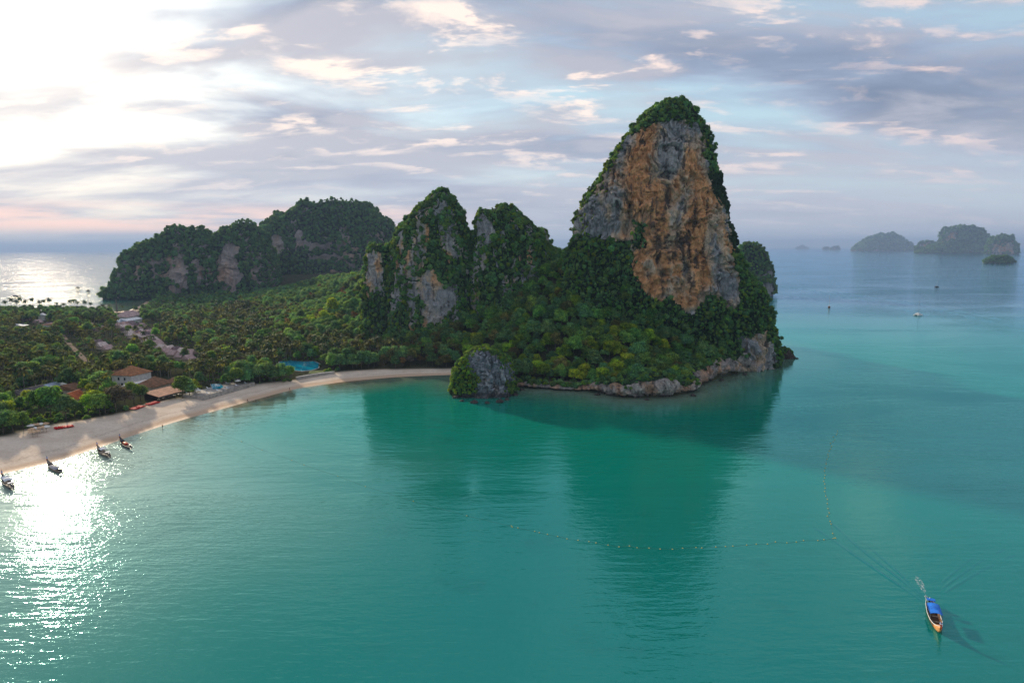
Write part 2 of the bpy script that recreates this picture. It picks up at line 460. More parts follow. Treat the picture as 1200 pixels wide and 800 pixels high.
cps = []
for px, py, Y in [(745, 444, 335), (745, 408, 360), (745, 372, 380), (700, 420, 350), (700, 380, 377), (700, 335, 405), (690, 300, 428), (650, 425, 350),
                  (650, 390, 370), (650, 345, 405), (650, 308, 440), (600, 425, 356), (600, 392, 385), (600, 372, 415), (560, 405, 390), (550, 380, 425),
                  (505, 392, 425), (505, 412, 400), (460, 402, 425), (430, 400, 445), (820, 428, 352), (820, 392, 375), (820, 362, 392), (870, 418, 385),
                  (870, 380, 400), (893, 400, 412), (650, 304, 470), (420, 335, 600), (400, 350, 700), (430, 315, 720), (380, 325, 900), (340, 338, 900),
                  (470, 305, 600), (250, 351, 950), (300, 348, 960), (385, 365, 600), (200, 352, 930), (440, 360, 520)]:
    p = at_y(px, py, Y); cps.append((p[0], p[1], max(p[2] - 5.5, 1.0)))
for x, y, z in [(-120, 350, 2), (-170, 300, 2), (-200, 230, 2), (-300, 400, 2.5), (-200, 500, 3), (-90, 395, 2), (-150, 450, 3), (-400, 600, 3), (-250, 700, 3), (-500, 720, 2.5),
                (-350, 850, 3), (-330, 280, 3), (-600, 500, 4), (-800, 650, 4), (-900, 300, 6), (100, 540, 40), (150, 470, 30), (20, 600, 25), (-60, 1150, 40), (-200, 1300, 40),
                (-500, 1200, 30), (40, 800, 20), (-60, 420, 6), (-45, 402, 3), (-590, 990, 1.5), (-560, 940, 1.5), (-620, 1060, 3), (-520, 880, 1.5)]:
    cps.append((x, y, z))
cps = np.array(cps)
_A = np.sqrt(((cps[:, None, :2] - cps[None, :, :2]) ** 2).sum(-1)) + np.eye(len(cps)) * -2.0
_wt = np.linalg.solve(_A, cps[:, 2])
def hill(x, y):
    s = np.zeros(np.shape(x))
    for (cx, cy, _), w_ in zip(cps, _wt): s = s + w_ * np.sqrt((x - cx) ** 2 + (y - cy) ** 2)
    return s
def land_z(x, y, d=None):
    x = np.asarray(x, float); y = np.asarray(y, float)
    if d is None: d = sdf(x, y)
    hz = np.clip(hill(x, y), 1.5, 85)
    P = np.stack([x, y, np.zeros_like(x)], -1).reshape(-1, 3)
    hz = hz + (fbm(P, 1 / 28., 3).reshape(x.shape) * np.clip((hz - 4) * .25, 0, 4.0))
    beach = np.where(d < 0, np.maximum(d * .07, -5), np.minimum(d * .065, 2.0))
    hd = head_dist(x, y)
    rocky = sm(hd, 16, 6) * (d > -6)
    rise = np.where(d > 0, sm(d, 8, 34) , 0)
    z_b = beach + (hz - 1.5) * rise
    z_h = np.where(d > 1.5, np.minimum(hz, 2.5 + (d - 1.5) * 1.1) + 1, -3)
    return z_b * (1 - rocky) + z_h * rocky

VEG_X = [-400, 0, 15, 35, 96, 120, 150, 175, 212, 232, 278, 285, 345, 400, 440, 532, 545, 2000]
VEG_Y = [560, 512, 511, 503, 493, 489, 483, 473, 467, 464, 454, 452, 446, 436, 433.5, 432.5, 446, 470]
def make_land():
    xs = np.concatenate([np.arange(-1100, -420, 20), np.arange(-420, -70, 3.5), np.arange(-70, 192, 1.6), np.arange(192, 260, 12)])
    ys = np.concatenate([np.arange(60, 180, 12), np.arange(180, 300, 3), np.arange(300, 480, 1.6), np.arange(480, 960, 8), np.arange(960, 1500, 25)])
    X, Y = np.meshgrid(xs, ys); d = sdf(X, Y); Z = land_z(X, Y, d)
    V = np.stack([X, Y, Z], -1).reshape(-1, 3)
    nx, ny = len(xs), len(ys); idx = np.arange(nx * ny).reshape(ny, nx)
    q = np.stack([idx[:-1, :-1], idx[:-1, 1:], idx[1:, 1:], idx[1:, :-1]], -1).reshape(-1, 4)
    keep = V[q, 2].max(1) > -4.5
    q = q[keep]
    mt, T, out = new_mat('sand_and_soil')
    sa = T.new('ShaderNodeAttribute', attribute_name='sand').outputs['Fac']
    wa = T.new('ShaderNodeAttribute', attribute_name='shore').outputs['Fac']
    p = T.new('ShaderNodeTexCoord').outputs['Object']
    n = T.noise(p, .12, 6, .6); n2 = T.noise(p, 1.2, 5, .65)
    n3 = T.noise(T.vmath('ADD', p, (40, 0, 0)), .045, 4, .55, .5)
    sand = T.mix(T.sstep(n, .35, .65), (.66, .53, .41), (.76, .63, .50))
    sand = T.mix(T.sstep(n2, .45, .7, 0, .35), sand, (.40, .28, .19))
    dd = T.math('ADD', wa, T.math('MULTIPLY', T.math('SUBTRACT', n3, .5), 7.0))
    wet = T.sstep(dd, 2.5, 9.0, 1, 0)
    sand = T.mix(T.math('MULTIPLY', wet, .75), sand, (.56, .36, .22))
    track = T.math('MULTIPLY', T.sstep(dd, 9.5, 10.6), T.sstep(dd, 12.4, 11.2))
    sand = T.mix(T.math('MULTIPLY', T.math('MULTIPLY', track, T.sstep(n2, .35, .6)), .30), sand, (.27, .19, .14))
    soil = T.mix(T.sstep(n2, .35, .65), (.030, .038, .018), (.075, .070, .036))
    c = T.mix(sa, soil, sand)
    rgh = T.sstep(wa, .5, 5.0, .6, .95)
    bsdf(T, out, c, rgh, 0, T.sstep(wa, .5, 5.0, .06, .0), bump(T, n2, .25, .6))
    me = mk_mesh('land', V, q, [mt])
    vx, vy = project(V)
    vl = np.interp(vx, VEG_X, VEG_Y)
    hd = head_dist(V[:, 0], V[:, 1])
    s = sm(vy - vl, -2.0, 0.5) * sm(hd, 3, 8) * (V[:, 1] < 420)
    s = np.maximum(s, (V[:, 1] > 700) * (V[:, 1] < 930) * (V[:, 2] < 1.2) * sm(d.ravel(), 12, 6))
    a = me.attributes.new('sand', 'FLOAT', 'POINT'); a.data.foreach_set('value', s.astype(np.float32))
    a = me.attributes.new('shore', 'FLOAT', 'POINT'); a.data.foreach_set('value', d.ravel().astype(np.float32))
    o = link('land', me)
    tag(o, 'sandy beach and wooded isthmus between the bay and the cliffs', kind='structure')
    return o
make_land()

# ------------------------------------------------------------------ sea
def make_sea():
    def axis(lo, hi, st, ends):
        a = list(np.arange(lo, hi + st, st)); s = st
        b = a[-1]
        while b < ends[1]:
            s *= 1.35; b = min(b + s, ends[1]); a.append(b)
        s = st; b = a[0]; pre = []
        while b > ends[0]:
            s *= 1.35; b = max(b - s, ends[0]); pre.append(b)
        return np.array(pre[::-1] + a)
    xs = axis(-260, 320, 3.0, (-32000, 32000)); ys = axis(30, 520, 3.0, (-800, 32000))
    X, Y = np.meshgrid(xs, ys)
    V = np.stack([X, Y, np.zeros_like(X)], -1).reshape(-1, 3)
    nx, ny = len(xs), len(ys); idx = np.arange(nx * ny).reshape(ny, nx)
    q = np.stack([idx[:-1, :-1], idx[:-1, 1:], idx[1:, 1:], idx[1:, :-1]], -1).reshape(-1, 4)
    mt, T, out = new_mat('sea_water')
    dep = T.new('ShaderNodeAttribute', attribute_name='offshore').outputs['Fac']
    p = T.new('ShaderNodeNewGeometry').outputs['Position']
    n = T.noise(p, .012, 5, .55, .4); n2 = T.noise(p, .05, 5, .6)
    dd = T.math('ADD', dep, T.math('MULTIPLY', T.math('SUBTRACT', n, .5), 60.0))
    c = T.mix(T.sstep(dep, 0, 7), (.30, .22, .13), (.16, .19, .13))
    c = T.mix(T.sstep(dep, 4, 45), c, (.000, .205, .145))
    c = T.mix(T.sstep(dd, 50, 190), c, (.000, .158, .134))
    c = T.mix(T.sstep(dd, 170, 420), c, (.000, .120, .138))
    sh_ = T.new('ShaderNodeAttribute', attribute_name='shoal_sheen').outputs['Fac']
    c = T.mix(T.math('MULTIPLY', sh_, .85), c, (.33, .42, .35))  # pale sandy shallows, with bright sky sheen painted into the body colour
    c = T.mix(T.sstep(n2, .55, .75, 0, .25), c, (.0, .05, .045))
    # ripples: several wave trains of real-world wavelength
    def train(rot, sx, sy, det=3):
        mp = T.new('ShaderNodeMapping'); mp.inputs['Rotation'].default_value = (0, 0, rot); mp.inputs['Scale'].default_value = (sx, sy, 1)
        T.l.new(p, mp.inputs['Vector'])
        return T.noise(mp.outputs[0], 1.0, det, .5, .25)
    a = train(R(-14), .055, .32); b = train(R(10), .16, .62, 2); e = train(R(34), .30, .9, 2)
    f = train(R(-40), 1.3, 2.2, 2)
    calm = T.sstep(T.noise(T.scalevec(p, (.45, 1.1, 1)), .011, 4, .6, .6), .35, .65, .30, 1.45)
    shore_calm = T.math('ADD', T.sstep(dep, 0, 120, .75, 1.0), T.math('MULTIPLY', T.new('ShaderNodeAttribute', attribute_name='shoal_sheen').outputs['Fac'], 1.3))
    h = T.math('ADD', T.math('MULTIPLY', a, .12), T.math('MULTIPLY', b, .075))
    h = T.math('ADD', h, T.math('MULTIPLY', e, .050)); h = T.math('ADD', h, T.math('MULTIPLY', f, .018))
    g2 = T.noise(p, .45, 3, .55, .3); g3 = T.noise(p, 1.5, 2, .5)
    h = T.math('ADD', h, T.math('ADD', T.math('MULTIPLY', g2, .055), T.math('MULTIPLY', g3, .020)))
    sx_ = T.sep(p)
    far_ = T.math('MAXIMUM', T.sstep(dep, 150, 900, 1.0, 2.6), T.sstep(sx_[1], 600, 1100, 1.0, 3.2))
    h = T.math('MULTIPLY', h, T.math('MULTIPLY', T.math('MULTIPLY', calm, shore_calm), far_))
    nb = bump(T, h, 1.0, 1.0)
    df = T.new('ShaderNodeBsdfDiffuse'); T.l.new(c, df.inputs['Color'])
    gl = T.new('ShaderNodeBsdfGlossy'); T.l.new(T.mix(T.math('MULTIPLY', T.sstep(sx_[1], 560, 800), T.sstep(sx_[0], -120, -350)), T.mix(T.sstep(sx_[1], 300, 900), T.mix(sh_, (.40, .94, .92), (.80, .96, .93)), (.62, .82, 1.0)), (1.0, .95, .88)), gl.inputs['Color']); gl.inputs['Roughness'].default_value = .04; T.l.new(nb, gl.inputs['Normal'])  # reflection tint painted by place: silvery sheen off the beach, warm far left
    fr = T.new('ShaderNodeFresnel'); fr.inputs['IOR'].default_value = 1.85; T.l.new(nb, fr.inputs['Normal'])
    mx = T.new('ShaderNodeMixShader'); T.l.new(fr.outputs[0], mx.inputs[0]); T.l.new(df.outputs[0], mx.inputs[1]); T.l.new(gl.outputs[0], mx.inputs[2]); T.l.new(mx.outputs[0], out.inputs[0])
    me = mk_mesh('sea', V, q, [mt])
    d = -sdf(X, Y).ravel()
    # the rocky headland drops off steeply: count it as deeper water than the sand beach
    near_head = head_dist(X, Y).ravel()
    dd2 = np.where(near_head < 60, d + 10 * sm(near_head, 60, 10), d)
    a_ = me.attributes.new('offshore', 'FLOAT', 'POINT'); a_.data.foreach_set('value', np.clip(dd2, 0, 2000).astype(np.float32))
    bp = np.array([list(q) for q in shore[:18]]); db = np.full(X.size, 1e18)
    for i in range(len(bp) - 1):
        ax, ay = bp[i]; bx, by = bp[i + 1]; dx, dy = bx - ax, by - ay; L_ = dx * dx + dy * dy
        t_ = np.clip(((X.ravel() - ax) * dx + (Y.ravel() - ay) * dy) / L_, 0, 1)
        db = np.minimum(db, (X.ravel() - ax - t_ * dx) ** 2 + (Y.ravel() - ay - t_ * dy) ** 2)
    shl = sm(np.sqrt(db) + 14 * fbm(V, 1 / 45., 3), 165, 4) ** 1.2 * sm(near_head, 85, 190)  # pale sky sheen mask along the beach, left out near the headland
    a_ = me.attributes.new('shoal_sheen', 'FLOAT', 'POINT'); a_.data.foreach_set('value', shl.astype(np.float32))
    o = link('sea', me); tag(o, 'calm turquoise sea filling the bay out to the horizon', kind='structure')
    M['sea'] = mt
    return o
make_sea()

# ------------------------------------------------------------------ rock masses: stacks of displaced rings
ROCKS = {}
GREY = np.array([.36, .36, .375]); TAN = np.array([.78, .55, .36]); ORANGE = np.array([.84, .38, .14]); DARK = np.array([.035, .034, .036]); PALE = np.array([.60, .54, .48])
def loft(name, prof, Yc, seg, rings, front, back, power=2.4, amp=1.0, bare=None, label=None, colfn=None, mat='rock', base_z=None, veg_default=1.0, lean=0.0, warp=3.5, relief=.6, lump=0.0, caves=(), streak=0.0):
    """prof: (photo row, left column, right column) from the foot up, seen at distance Yc; front/back: depth in metres (foot, top)"""
    L = np.array([at_y(l, py, Yc) for py, l, r in prof]); Rr = np.array([at_y(r, py, Yc) for py, l, r in prof])
    z = (L[:, 2] + Rr[:, 2]) / 2
    if base_z is not None:
        z = np.concatenate([[base_z], z]); L = np.concatenate([L[:1], L]); Rr = np.concatenate([Rr[:1], Rr])
    o = np.argsort(z); z = z[o]; L = L[o]; Rr = Rr[o]
    t = np.linspace(0, 1, rings); zz = z[0] + (z[-1] - z[0]) * (1 - (1 - t) ** 1.15)
    xl = np.interp(zz, z, L[:, 0]); xr = np.interp(zz, z, Rr[:, 0])
    kk = np.ones(5) / 5
    xl[4:-4] = np.convolve(xl, kk, 'same')[4:-4]; xr[4:-4] = np.convolve(xr, kk, 'same')[4:-4]
    tn = (zz - zz[0]) / (zz[-1] - zz[0])
    wmax = (xr - xl).max()
    close = np.sqrt(np.clip((xr - xl) / wmax, .02, 1))
    fr = (front[0] + (front[1] - front[0]) * tn) * np.clip(close * 1.25, 0, 1)
    bk = (back[0] + (back[1] - back[0]) * tn) * np.clip(close * 1.25, 0, 1)
    # angle: more columns on the side facing the bay
    s = np.linspace(0, 1, seg, endpoint=False)
    nf = .66
    th = np.where(s < nf, math.pi + s / nf * math.pi, (s - nf) / (1 - nf) * math.pi)
    c, sn = np.cos(th), np.sin(th)
    ex = np.sign(c) * np.abs(c) ** (2 / power); ey = np.sign(sn) * np.abs(sn) ** (2 / power)
    cx = (xl + xr)[:, None] / 2; a = (xr - xl)[:, None] / 2
    X = cx + a * ex[None]
    Y = Yc + lean * tn[:, None] + np.where(ey[None] < 0, fr[:, None], bk[:, None]) * ey[None]
    Z = np.repeat(zz[:, None], seg, 1)
    nx_, ny_ = c[None] / np.maximum(a, 1), sn[None] / np.maximum(np.where(sn[None] < 0, fr[:, None], bk[:, None]), 1)
    nl = np.sqrt(nx_ ** 2 + ny_ ** 2) + 1e-9; nx_, ny_ = nx_ / nl, ny_ / nl
    P = np.stack([X, Y, Z], -1).reshape(-1, 3)
    taper = np.repeat(np.clip(close * 1.4, .25, 1), seg)
    sc = amp
    off = 4.0 * fbm(P / sc, (1 / 30, 1 / 30, 1 / 70), 3)
    flute = 1 - np.abs(fbm(P / sc, (1 / 9, 1 / 9, 1 / 55), 3)) * 2.2
    off = off + 2.2 * flute * (.6 + .4 * pn(P / sc / 20))
    led = fbm(P / sc, (1 / 12, 1 / 12, 1 / 5), 3)
    off = off + 1.4 * led + .8 * fbm(P / sc, (1 / 2.6, 1 / 2.6, 1 / 4.5), 2)
    wp = P / sc + 6.0 * np.stack([fbm(P / sc, 1 / 14., 2), fbm(P / sc + 9, 1 / 14., 2), fbm(P / sc + 5, 1 / 14., 2)], 1)
    crag = np.abs(fbm(wp, (1 / 6.5, 1 / 6.5, 1 / 13), 3)); crag2 = np.abs(fbm(wp + 40, (1 / 2.6, 1 / 2.6, 1 / 6), 2))
    off = off + relief * (2.6 * np.minimum(crag * 3.2, 1) + 1.1 * np.minimum(crag2 * 3, 1) - 2.4)
    off = (off - 1.3) * amp * taper * (warp / 3.5)
    if caves:
        qx, qy = project(P); fr_ = sm(-ny_.ravel(), .2, .6)
        for ax, ay, rx, ry, dp in caves:
            off = off - dp * fr_ * sm(1.5 - np.sqrt(((qx - ax) / rx) ** 2 + ((qy - ay) / ry) ** 2) + .5 * fbm(P, 1 / 5., 3), .2, .9)
    P[:, 0] += nx_.ravel() * off; P[:, 1] += ny_.ravel() * off
    P[:, 2] += (amp * 1.2 * fbm(P / sc, 1 / 10., 3)) * np.repeat(sm(tn, .1, .5), seg)
    if lump: P[:, 2] += lump * np.repeat(sm(tn, .25, .9), seg) * (fbm(P * [1, 1, 0], 1 / (lump * 3.2), 3) * 1.8 - .2)
    top = P[-seg:].mean(0) + [0, 0, amp * .3]
    V = np.concatenate([P, top[None]])
    idx = np.arange(rings * seg).reshape(rings, seg); nxt = np.roll(idx, -1, 1)
    q = np.stack([idx[:-1], nxt[:-1], nxt[1:], idx[1:]], -1).reshape(-1, 4)
    tr = np.stack([idx[-1], nxt[-1], np.full(seg, rings * seg)], -1)
    me = mk_mesh(name, V, [q, tr], [M[mat]])
    N = np.empty(len(V) * 3, np.float32); me.vertices.foreach_get('normal', N); N = N.reshape(-1, 3)
    vx, vy = project(V)
    jit = fbm(V, 1 / (6. * amp), 3) * 9; jit2 = fbm(V + 50, 1 / (6. * amp), 3) * 9
    veg = np.full(len(V), veg_default)
    if bare:
        for poly, val in bare:
            ins = in_poly(vx + jit, vy + jit2, poly) & (N[:, 1] < .35)
            veg = np.where(ins, val, veg)
    if veg_default > .5: veg = np.where((N[:, 1] > .35) & (N[:, 2] < .25), np.clip(.35 + fbm(V, 1 / (15. * amp), 3), 0, 1), veg)
    if streak:
        sv = fbm(V / sc + 200, (1 / 11, 1 / 11, 1 / 60), 3) * 1.8 + .35 * fbm(V / sc + 120, (1 / 30, 1 / 30, 1 / 25), 2)
        veg = veg - streak * sm(sv, -.12, .22) * sm(N[:, 2], .45, .25) * (veg > .5)
    s1 = fbm(V / sc, (1 / 16, 1 / 16, 1 / 34), 4); s2 = fbm(V / sc + 31, (1 / 11, 1 / 11, 1 / 30), 4); st = fbm(V / sc + 77, (1 / 3.2, 1 / 3.2, 1 / 24), 4)
    s1 *= 1.8; s2 *= 1.8; st *= 1.8
    if colfn is None: colc = rock_color(s1, s2, st, vx, vy, .0, 0)
    else: colc = colfn(s1, s2, st, vx, vy)
    ca = me.attributes.new('rockcol', 'FLOAT_COLOR', 'POINT')
    ca.data.foreach_set('color', np.concatenate([colc, np.ones((len(V), 1))], 1).astype(np.float32).ravel())
    va = me.attributes.new('veg', 'FLOAT', 'POINT'); va.data.foreach_set('value', veg.astype(np.float32))
    ob = link(name, me); tag(ob, label, kind='structure')
    ROCKS[len(ROCKS)] = dict(name=name, V=V, N=N, veg=veg, amp=amp, vx=vx, vy=vy, obj=ob, foot=(xl[0], xr[0], Yc - fr[0], Yc + bk[0]), label=label)
    return ROCKS[len(ROCKS) - 1]
def lerp(a, b, t): return a + (b - a) * np.asarray(t)[:, None]
def rock_color(s1, s2, st, vx, vy, ob, db):
    c = lerp(np.repeat(GREY[None], len(s1), 0), PALE[None], sm(s1, -.2, .5) * .7)
    c = lerp(c, TAN[None], sm(s2 + ob, .0, .5) * .8)
    c = lerp(c, ORANGE[None], sm(s2 + s1 * .5 + ob, .25, .75) * .75)
    c = lerp(c, DARK[None], sm(st + db, .18, .55) * .8)
    return c
def blobs(vx, vy, L):
    s = 0
    for x, y, rx, ry, w_ in L: s = s + w_ * np.exp(-((vx - x) / rx) ** 2 - ((vy - y) / ry) ** 2)
    return s
def tower_color(s1, s2, st, vx, vy):
    ob = blobs(vx, vy, [(748, 190, 12, 30, .9), (755, 225, 16, 40, .9), (733, 255, 10, 25, .8), (728, 278, 14, 8, .8), (765, 335, 22, 16, .9), (802, 355, 20, 10, .9), (820, 240, 18, 60, .45), (745, 312, 6, 14, .7), (812, 300, 25, 40, .4),
                        (785, 182, 16, 22, -.8), (690, 262, 18, 26, -1.0), (800, 230, 30, 60, .25), (790, 300, 30, 40, .3), (712, 262, 8, 20, -.3), (845, 330, 14, 14, -.4), (720, 225, 10, 16, -.7)])
    db = blobs(vx, vy, [(781, 203, 10, 5, .5), (783, 232, 6, 16, .5), (738, 246, 5, 16, .45), (815, 262, 9, 7, .6), (780, 321, 6, 7, .8), (806, 318, 5, 16, .6), (790, 285, 18, 12, .6), (768, 296, 12, 14, .35), (800, 296, 8, 20, .5), (826, 302, 7, 10, .4), (745, 190, 5, 20, -.2), (847, 355, 8, 6, .5), (735, 272, 5, 10, .4)])  # dark streaks, plus shade of the cave hollows painted into the colour
    c = lerp(np.repeat(GREY[None], len(s1), 0), PALE[None], sm(s1, -.1, .6) * .45)
    c = lerp(c, TAN[None], sm(s2 + .15 + ob, -.15, .35) * .85)
    c = lerp(c, ORANGE[None], sm(s2 * .8 + s1 * .4 + ob - .05, .1, .7) * .9)
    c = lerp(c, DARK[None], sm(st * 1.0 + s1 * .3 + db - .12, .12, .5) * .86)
    return c

WALL = [(735, 160), (751, 150), (767, 144), (785, 142), (803, 141), (819, 147), (826, 170), (829, 195), (835, 225), (848, 243), (856, 270), (860, 300), (866, 330),
        (866, 352), (856, 364), (845, 353), (832, 344), (822, 354), (815, 367), (802, 363), (786, 350), (772, 356), (758, 345), (746, 328), (742, 305),
        (738, 285), (722, 281), (705, 279), (690, 275), (671, 279), (673, 255), (681, 240), (688, 232), (697, 222), (708, 206), (721, 186)]
loft('limestone_tower',
     [(425, 636, 905), (400, 640, 905), (380, 646, 903), (360, 652, 898), (340, 657, 889), (320, 662, 876), (300, 667, 865), (280, 671, 857), (265, 673, 852),
      (250, 677, 848), (235, 684, 845), (220, 694, 843), (205, 704, 841), (190, 714, 838), (175, 724, 835), (160, 735, 830), (150, 742, 827), (140, 751, 822),
      (132, 759, 817), (125, 767, 811), (120, 775, 803), (117, 784, 793)],
     412, 560, 360, (40, 20), (48, 24), 2.6, 1.0, bare=[(WALL, 0.0), ([(868, 398), (882, 392), (900, 388), (912, 430), (850, 450), (862, 425), (872, 415)], .12), ([(742, 262), (752, 262), (757, 292), (742, 296)], .6)],
     label='tall limestone tower with bare orange cliff face rising over the headland', colfn=tower_color, base_z=-3, lean=2, relief=1.55,
     caves=[(780, 321, 5, 5, 6), (806, 316, 4, 10, 4), (738, 246, 3, 14, 4), (732, 266, 5, 8, 4), (782, 206, 9, 4, 3), (784, 232, 4, 14, 2.5), (790, 288, 12, 6, 3), (814, 262, 7, 4, 3), (770, 305, 4, 8, 3), (826, 300, 4, 6, 3), (852, 350, 4, 5, 3)])
def orangey(o, d=0.0): return lambda s1, s2, st, vx, vy: rock_color(s1, s2, st, vx, vy, o, d)
loft('limestone_peak', [(400, 452, 562), (370, 452, 561), (340, 453, 559), (310, 454, 556), (295, 456, 553), (280, 459, 550), (268, 465, 547), (255, 477, 543), (245, 488, 540), (238, 494, 535), (232, 499, 530), (226, 504, 524), (223, 508, 520)],
     455, 300, 220, (27, 12), (30, 12), 2.3, .8, label='pointed green limestone peak with a pale bare wall at its foot', streak=.75, lump=4.0, colfn=orangey(.15, -.1), base_z=5,
     bare=[([(493, 318), (510, 317), (518, 334), (535, 341), (537, 362), (521, 373), (508, 380), (498, 388), (493, 370)], 0.0), ([(487, 252), (493, 250), (495, 320), (491, 318)], .15),
           ([(474, 294), (485, 292), (487, 312), (478, 322), (473, 312)], .1), ([(466, 272), (474, 270), (475, 292), (468, 296)], .15), ([(461, 335), (466, 336), (465, 350), (460, 346)], .1), ([(520, 255), (528, 250), (534, 300), (526, 305)], .45)])
loft('limestone_peak', [(400, 423, 476), (370, 425, 474), (345, 427, 472), (320, 429, 470), (300, 431, 466), (292, 433, 461), (287, 436, 453)],
     462, 150, 110, (17, 12), (22, 14), 2.4, .7, label='low pale-faced rock shoulder leaning against the pointed green peak', colfn=orangey(.05, -.1), base_z=5,
     bare=[([(430, 296), (440, 291), (447, 300), (450, 322), (449, 346), (440, 340), (432, 352), (430, 330)], 0.0)])
loft('limestone_peak', [(400, 543, 664), (360, 545, 660), (330, 548, 654), (300, 551, 648), (285, 554, 641), (270, 556, 632), (260, 557, 622), (253, 559, 611), (248, 560, 603), (246, 562, 592)],
     455, 320, 200, (26, 15), (30, 16), 2.5, .8, label='broad flat-topped green limestone peak next to the tall tower', streak=.7, lump=5.0, colfn=orangey(-.1, -.05), base_z=5,
     bare=[([(562, 294), (568, 296), (572, 318), (564, 316)], .05), ([(586, 270), (590, 270), (591, 290), (587, 290)], .1), ([(612, 324), (616, 324), (616, 352), (612, 350)], .05), ([(578, 360), (583, 360), (583, 377), (578, 376)], .05),
           ([(556, 250), (566, 252), (578, 258), (580, 276), (572, 284), (558, 290)], .3), ([(600, 300), (606, 300), (606, 330), (600, 325)], .5)])
loft('limestone_spike', [(330, 624, 660), (300, 628, 652), (290, 629, 648), (280, 630, 644), (273, 632, 641), (267, 634, 638)],
     470, 70, 70, (10, 3), (10, 3), 2.2, .45, label='slim rock spike at the edge of the flat-topped green peak', base_z=20, bare=[([(620, 262), (662, 262), (662, 300), (640, 300), (620, 290)], .4)])
# hills across the isthmus
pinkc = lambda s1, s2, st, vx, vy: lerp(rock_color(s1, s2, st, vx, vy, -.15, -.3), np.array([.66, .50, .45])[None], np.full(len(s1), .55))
loft('sea_cliff_hill', [(352, 128, 262), (340, 137, 262), (330, 143, 262), (318, 148, 260), (305, 154, 258), (295, 161, 254), (286, 172, 250), (279, 186, 246), (273, 202, 238), (270, 222, 234)],
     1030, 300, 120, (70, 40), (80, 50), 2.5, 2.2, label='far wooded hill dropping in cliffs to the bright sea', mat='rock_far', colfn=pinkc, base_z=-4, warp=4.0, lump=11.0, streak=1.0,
     bare=[([(194, 300), (203, 296), (206, 328), (197, 332)], .1), ([(205, 303), (214, 298), (222, 330), (214, 348), (205, 332)], .05), ([(160, 312), (166, 308), (167, 330), (161, 334)], .2), ([(178, 306), (184, 302), (185, 326), (179, 328)], .2), ([(226, 308), (236, 300), (240, 326), (230, 336)], .25)])
loft('wooded_hill', [(352, 236, 325), (330, 238, 322), (310, 241, 318), (295, 244, 313), (283, 249, 308), (274, 256, 303), (268, 266, 297), (265, 279, 288)],
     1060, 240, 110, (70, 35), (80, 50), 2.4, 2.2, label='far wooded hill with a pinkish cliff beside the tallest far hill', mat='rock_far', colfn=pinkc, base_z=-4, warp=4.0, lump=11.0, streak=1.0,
     bare=[([(256, 296), (272, 282), (279, 298), (283, 326), (271, 338), (256, 333)], .0), ([(244, 322), (252, 316), (256, 330), (246, 334)], .2)])
loft('wooded_hill', [(355, 285, 485), (330, 290, 480), (310, 294, 476), (295, 298, 474), (283, 301, 471), (275, 304, 469), (268, 308, 465), (260, 314, 457), (253, 323, 448), (247, 334, 441), (243, 343, 436), (240, 352, 430), (238, 362, 420)],
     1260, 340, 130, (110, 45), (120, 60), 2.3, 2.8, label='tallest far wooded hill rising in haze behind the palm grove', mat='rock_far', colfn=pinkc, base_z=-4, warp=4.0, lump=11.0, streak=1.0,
     bare=[([(308, 286), (330, 274), (338, 294), (318, 306)], .2), ([(345, 272), (356, 266), (358, 290), (348, 294)], .35), ([(400, 268), (408, 264), (410, 284), (402, 288)], .4)])
loft('sea_stack', [(348, 850, 905), (330, 852, 905), (312, 856, 903), (302, 859, 899), (294, 864, 894), (289, 870, 888), (286, 876, 883)],
     985, 200, 110, (26, 14), (28, 16), 2.4, 1.4, label='rounded green sea stack standing beyond the tall tower', mat='rock_far', base_z=-4, bare=[([(885, 325), (905, 310), (908, 352), (880, 350)], .35)])
# islet and small rocks
def islet_color(s1, s2, st, vx, vy):
    blue = np.array([.28, .31, .35]); c = lerp(np.repeat(blue[None], len(s1), 0), np.array([.46, .48, .52])[None], sm(s1, -.3, .5))
    c = lerp(c, np.array([.28, .17, .09])[None], sm(s2, .2, .7) * .5)
    return lerp(c, DARK[None], np.maximum(sm(st, .15, .5) * .8, sm(vy, 456, 462) * .8))
p0 = ground(566, 467)
loft('rock_islet', [(468, 528, 603), (460, 529, 604), (450, 530, 604), (440, 532, 602), (430, 536, 600), (422, 540, 596), (416, 545, 588), (411, 551, 578), (408, 557, 570)],
     p0[1] + 13, 220, 130, (13, 9), (14, 9), 3.0, .35, relief=2.2, label='blocky grey rock islet topped with yellow-green shrubs by the beach end', colfn=islet_color, base_z=-2,
     bare=[([(546, 418), (556, 410), (570, 408), (586, 416), (590, 436), (592, 446), (602, 474), (550, 474), (556, 458), (562, 446), (556, 438), (548, 430)], .03), ([(540, 462), (605, 462), (605, 475), (535, 475)], .05), ([(589, 420), (606, 424), (606, 450), (590, 448)], .05)])
p0 = ground(918, 421)
loft('shore_rock', [(422, 905, 932), (418, 906, 932), (413, 909, 930), (409, 913, 925), (406, 916, 920)], p0[1] + 5, 90, 50, (5, 3), (6, 3), 2.3, .25,
     label='low dark rock in the sea off the headland tip', base_z=-1.5, colfn=lambda s1, s2, st, vx, vy: np.repeat(np.array([[.075, .055, .04]]), len(s1), 0) * (1 + .5 * s1[:, None]), bare=[([(900, 411), (940, 411), (940, 430), (900, 430)], .05)])
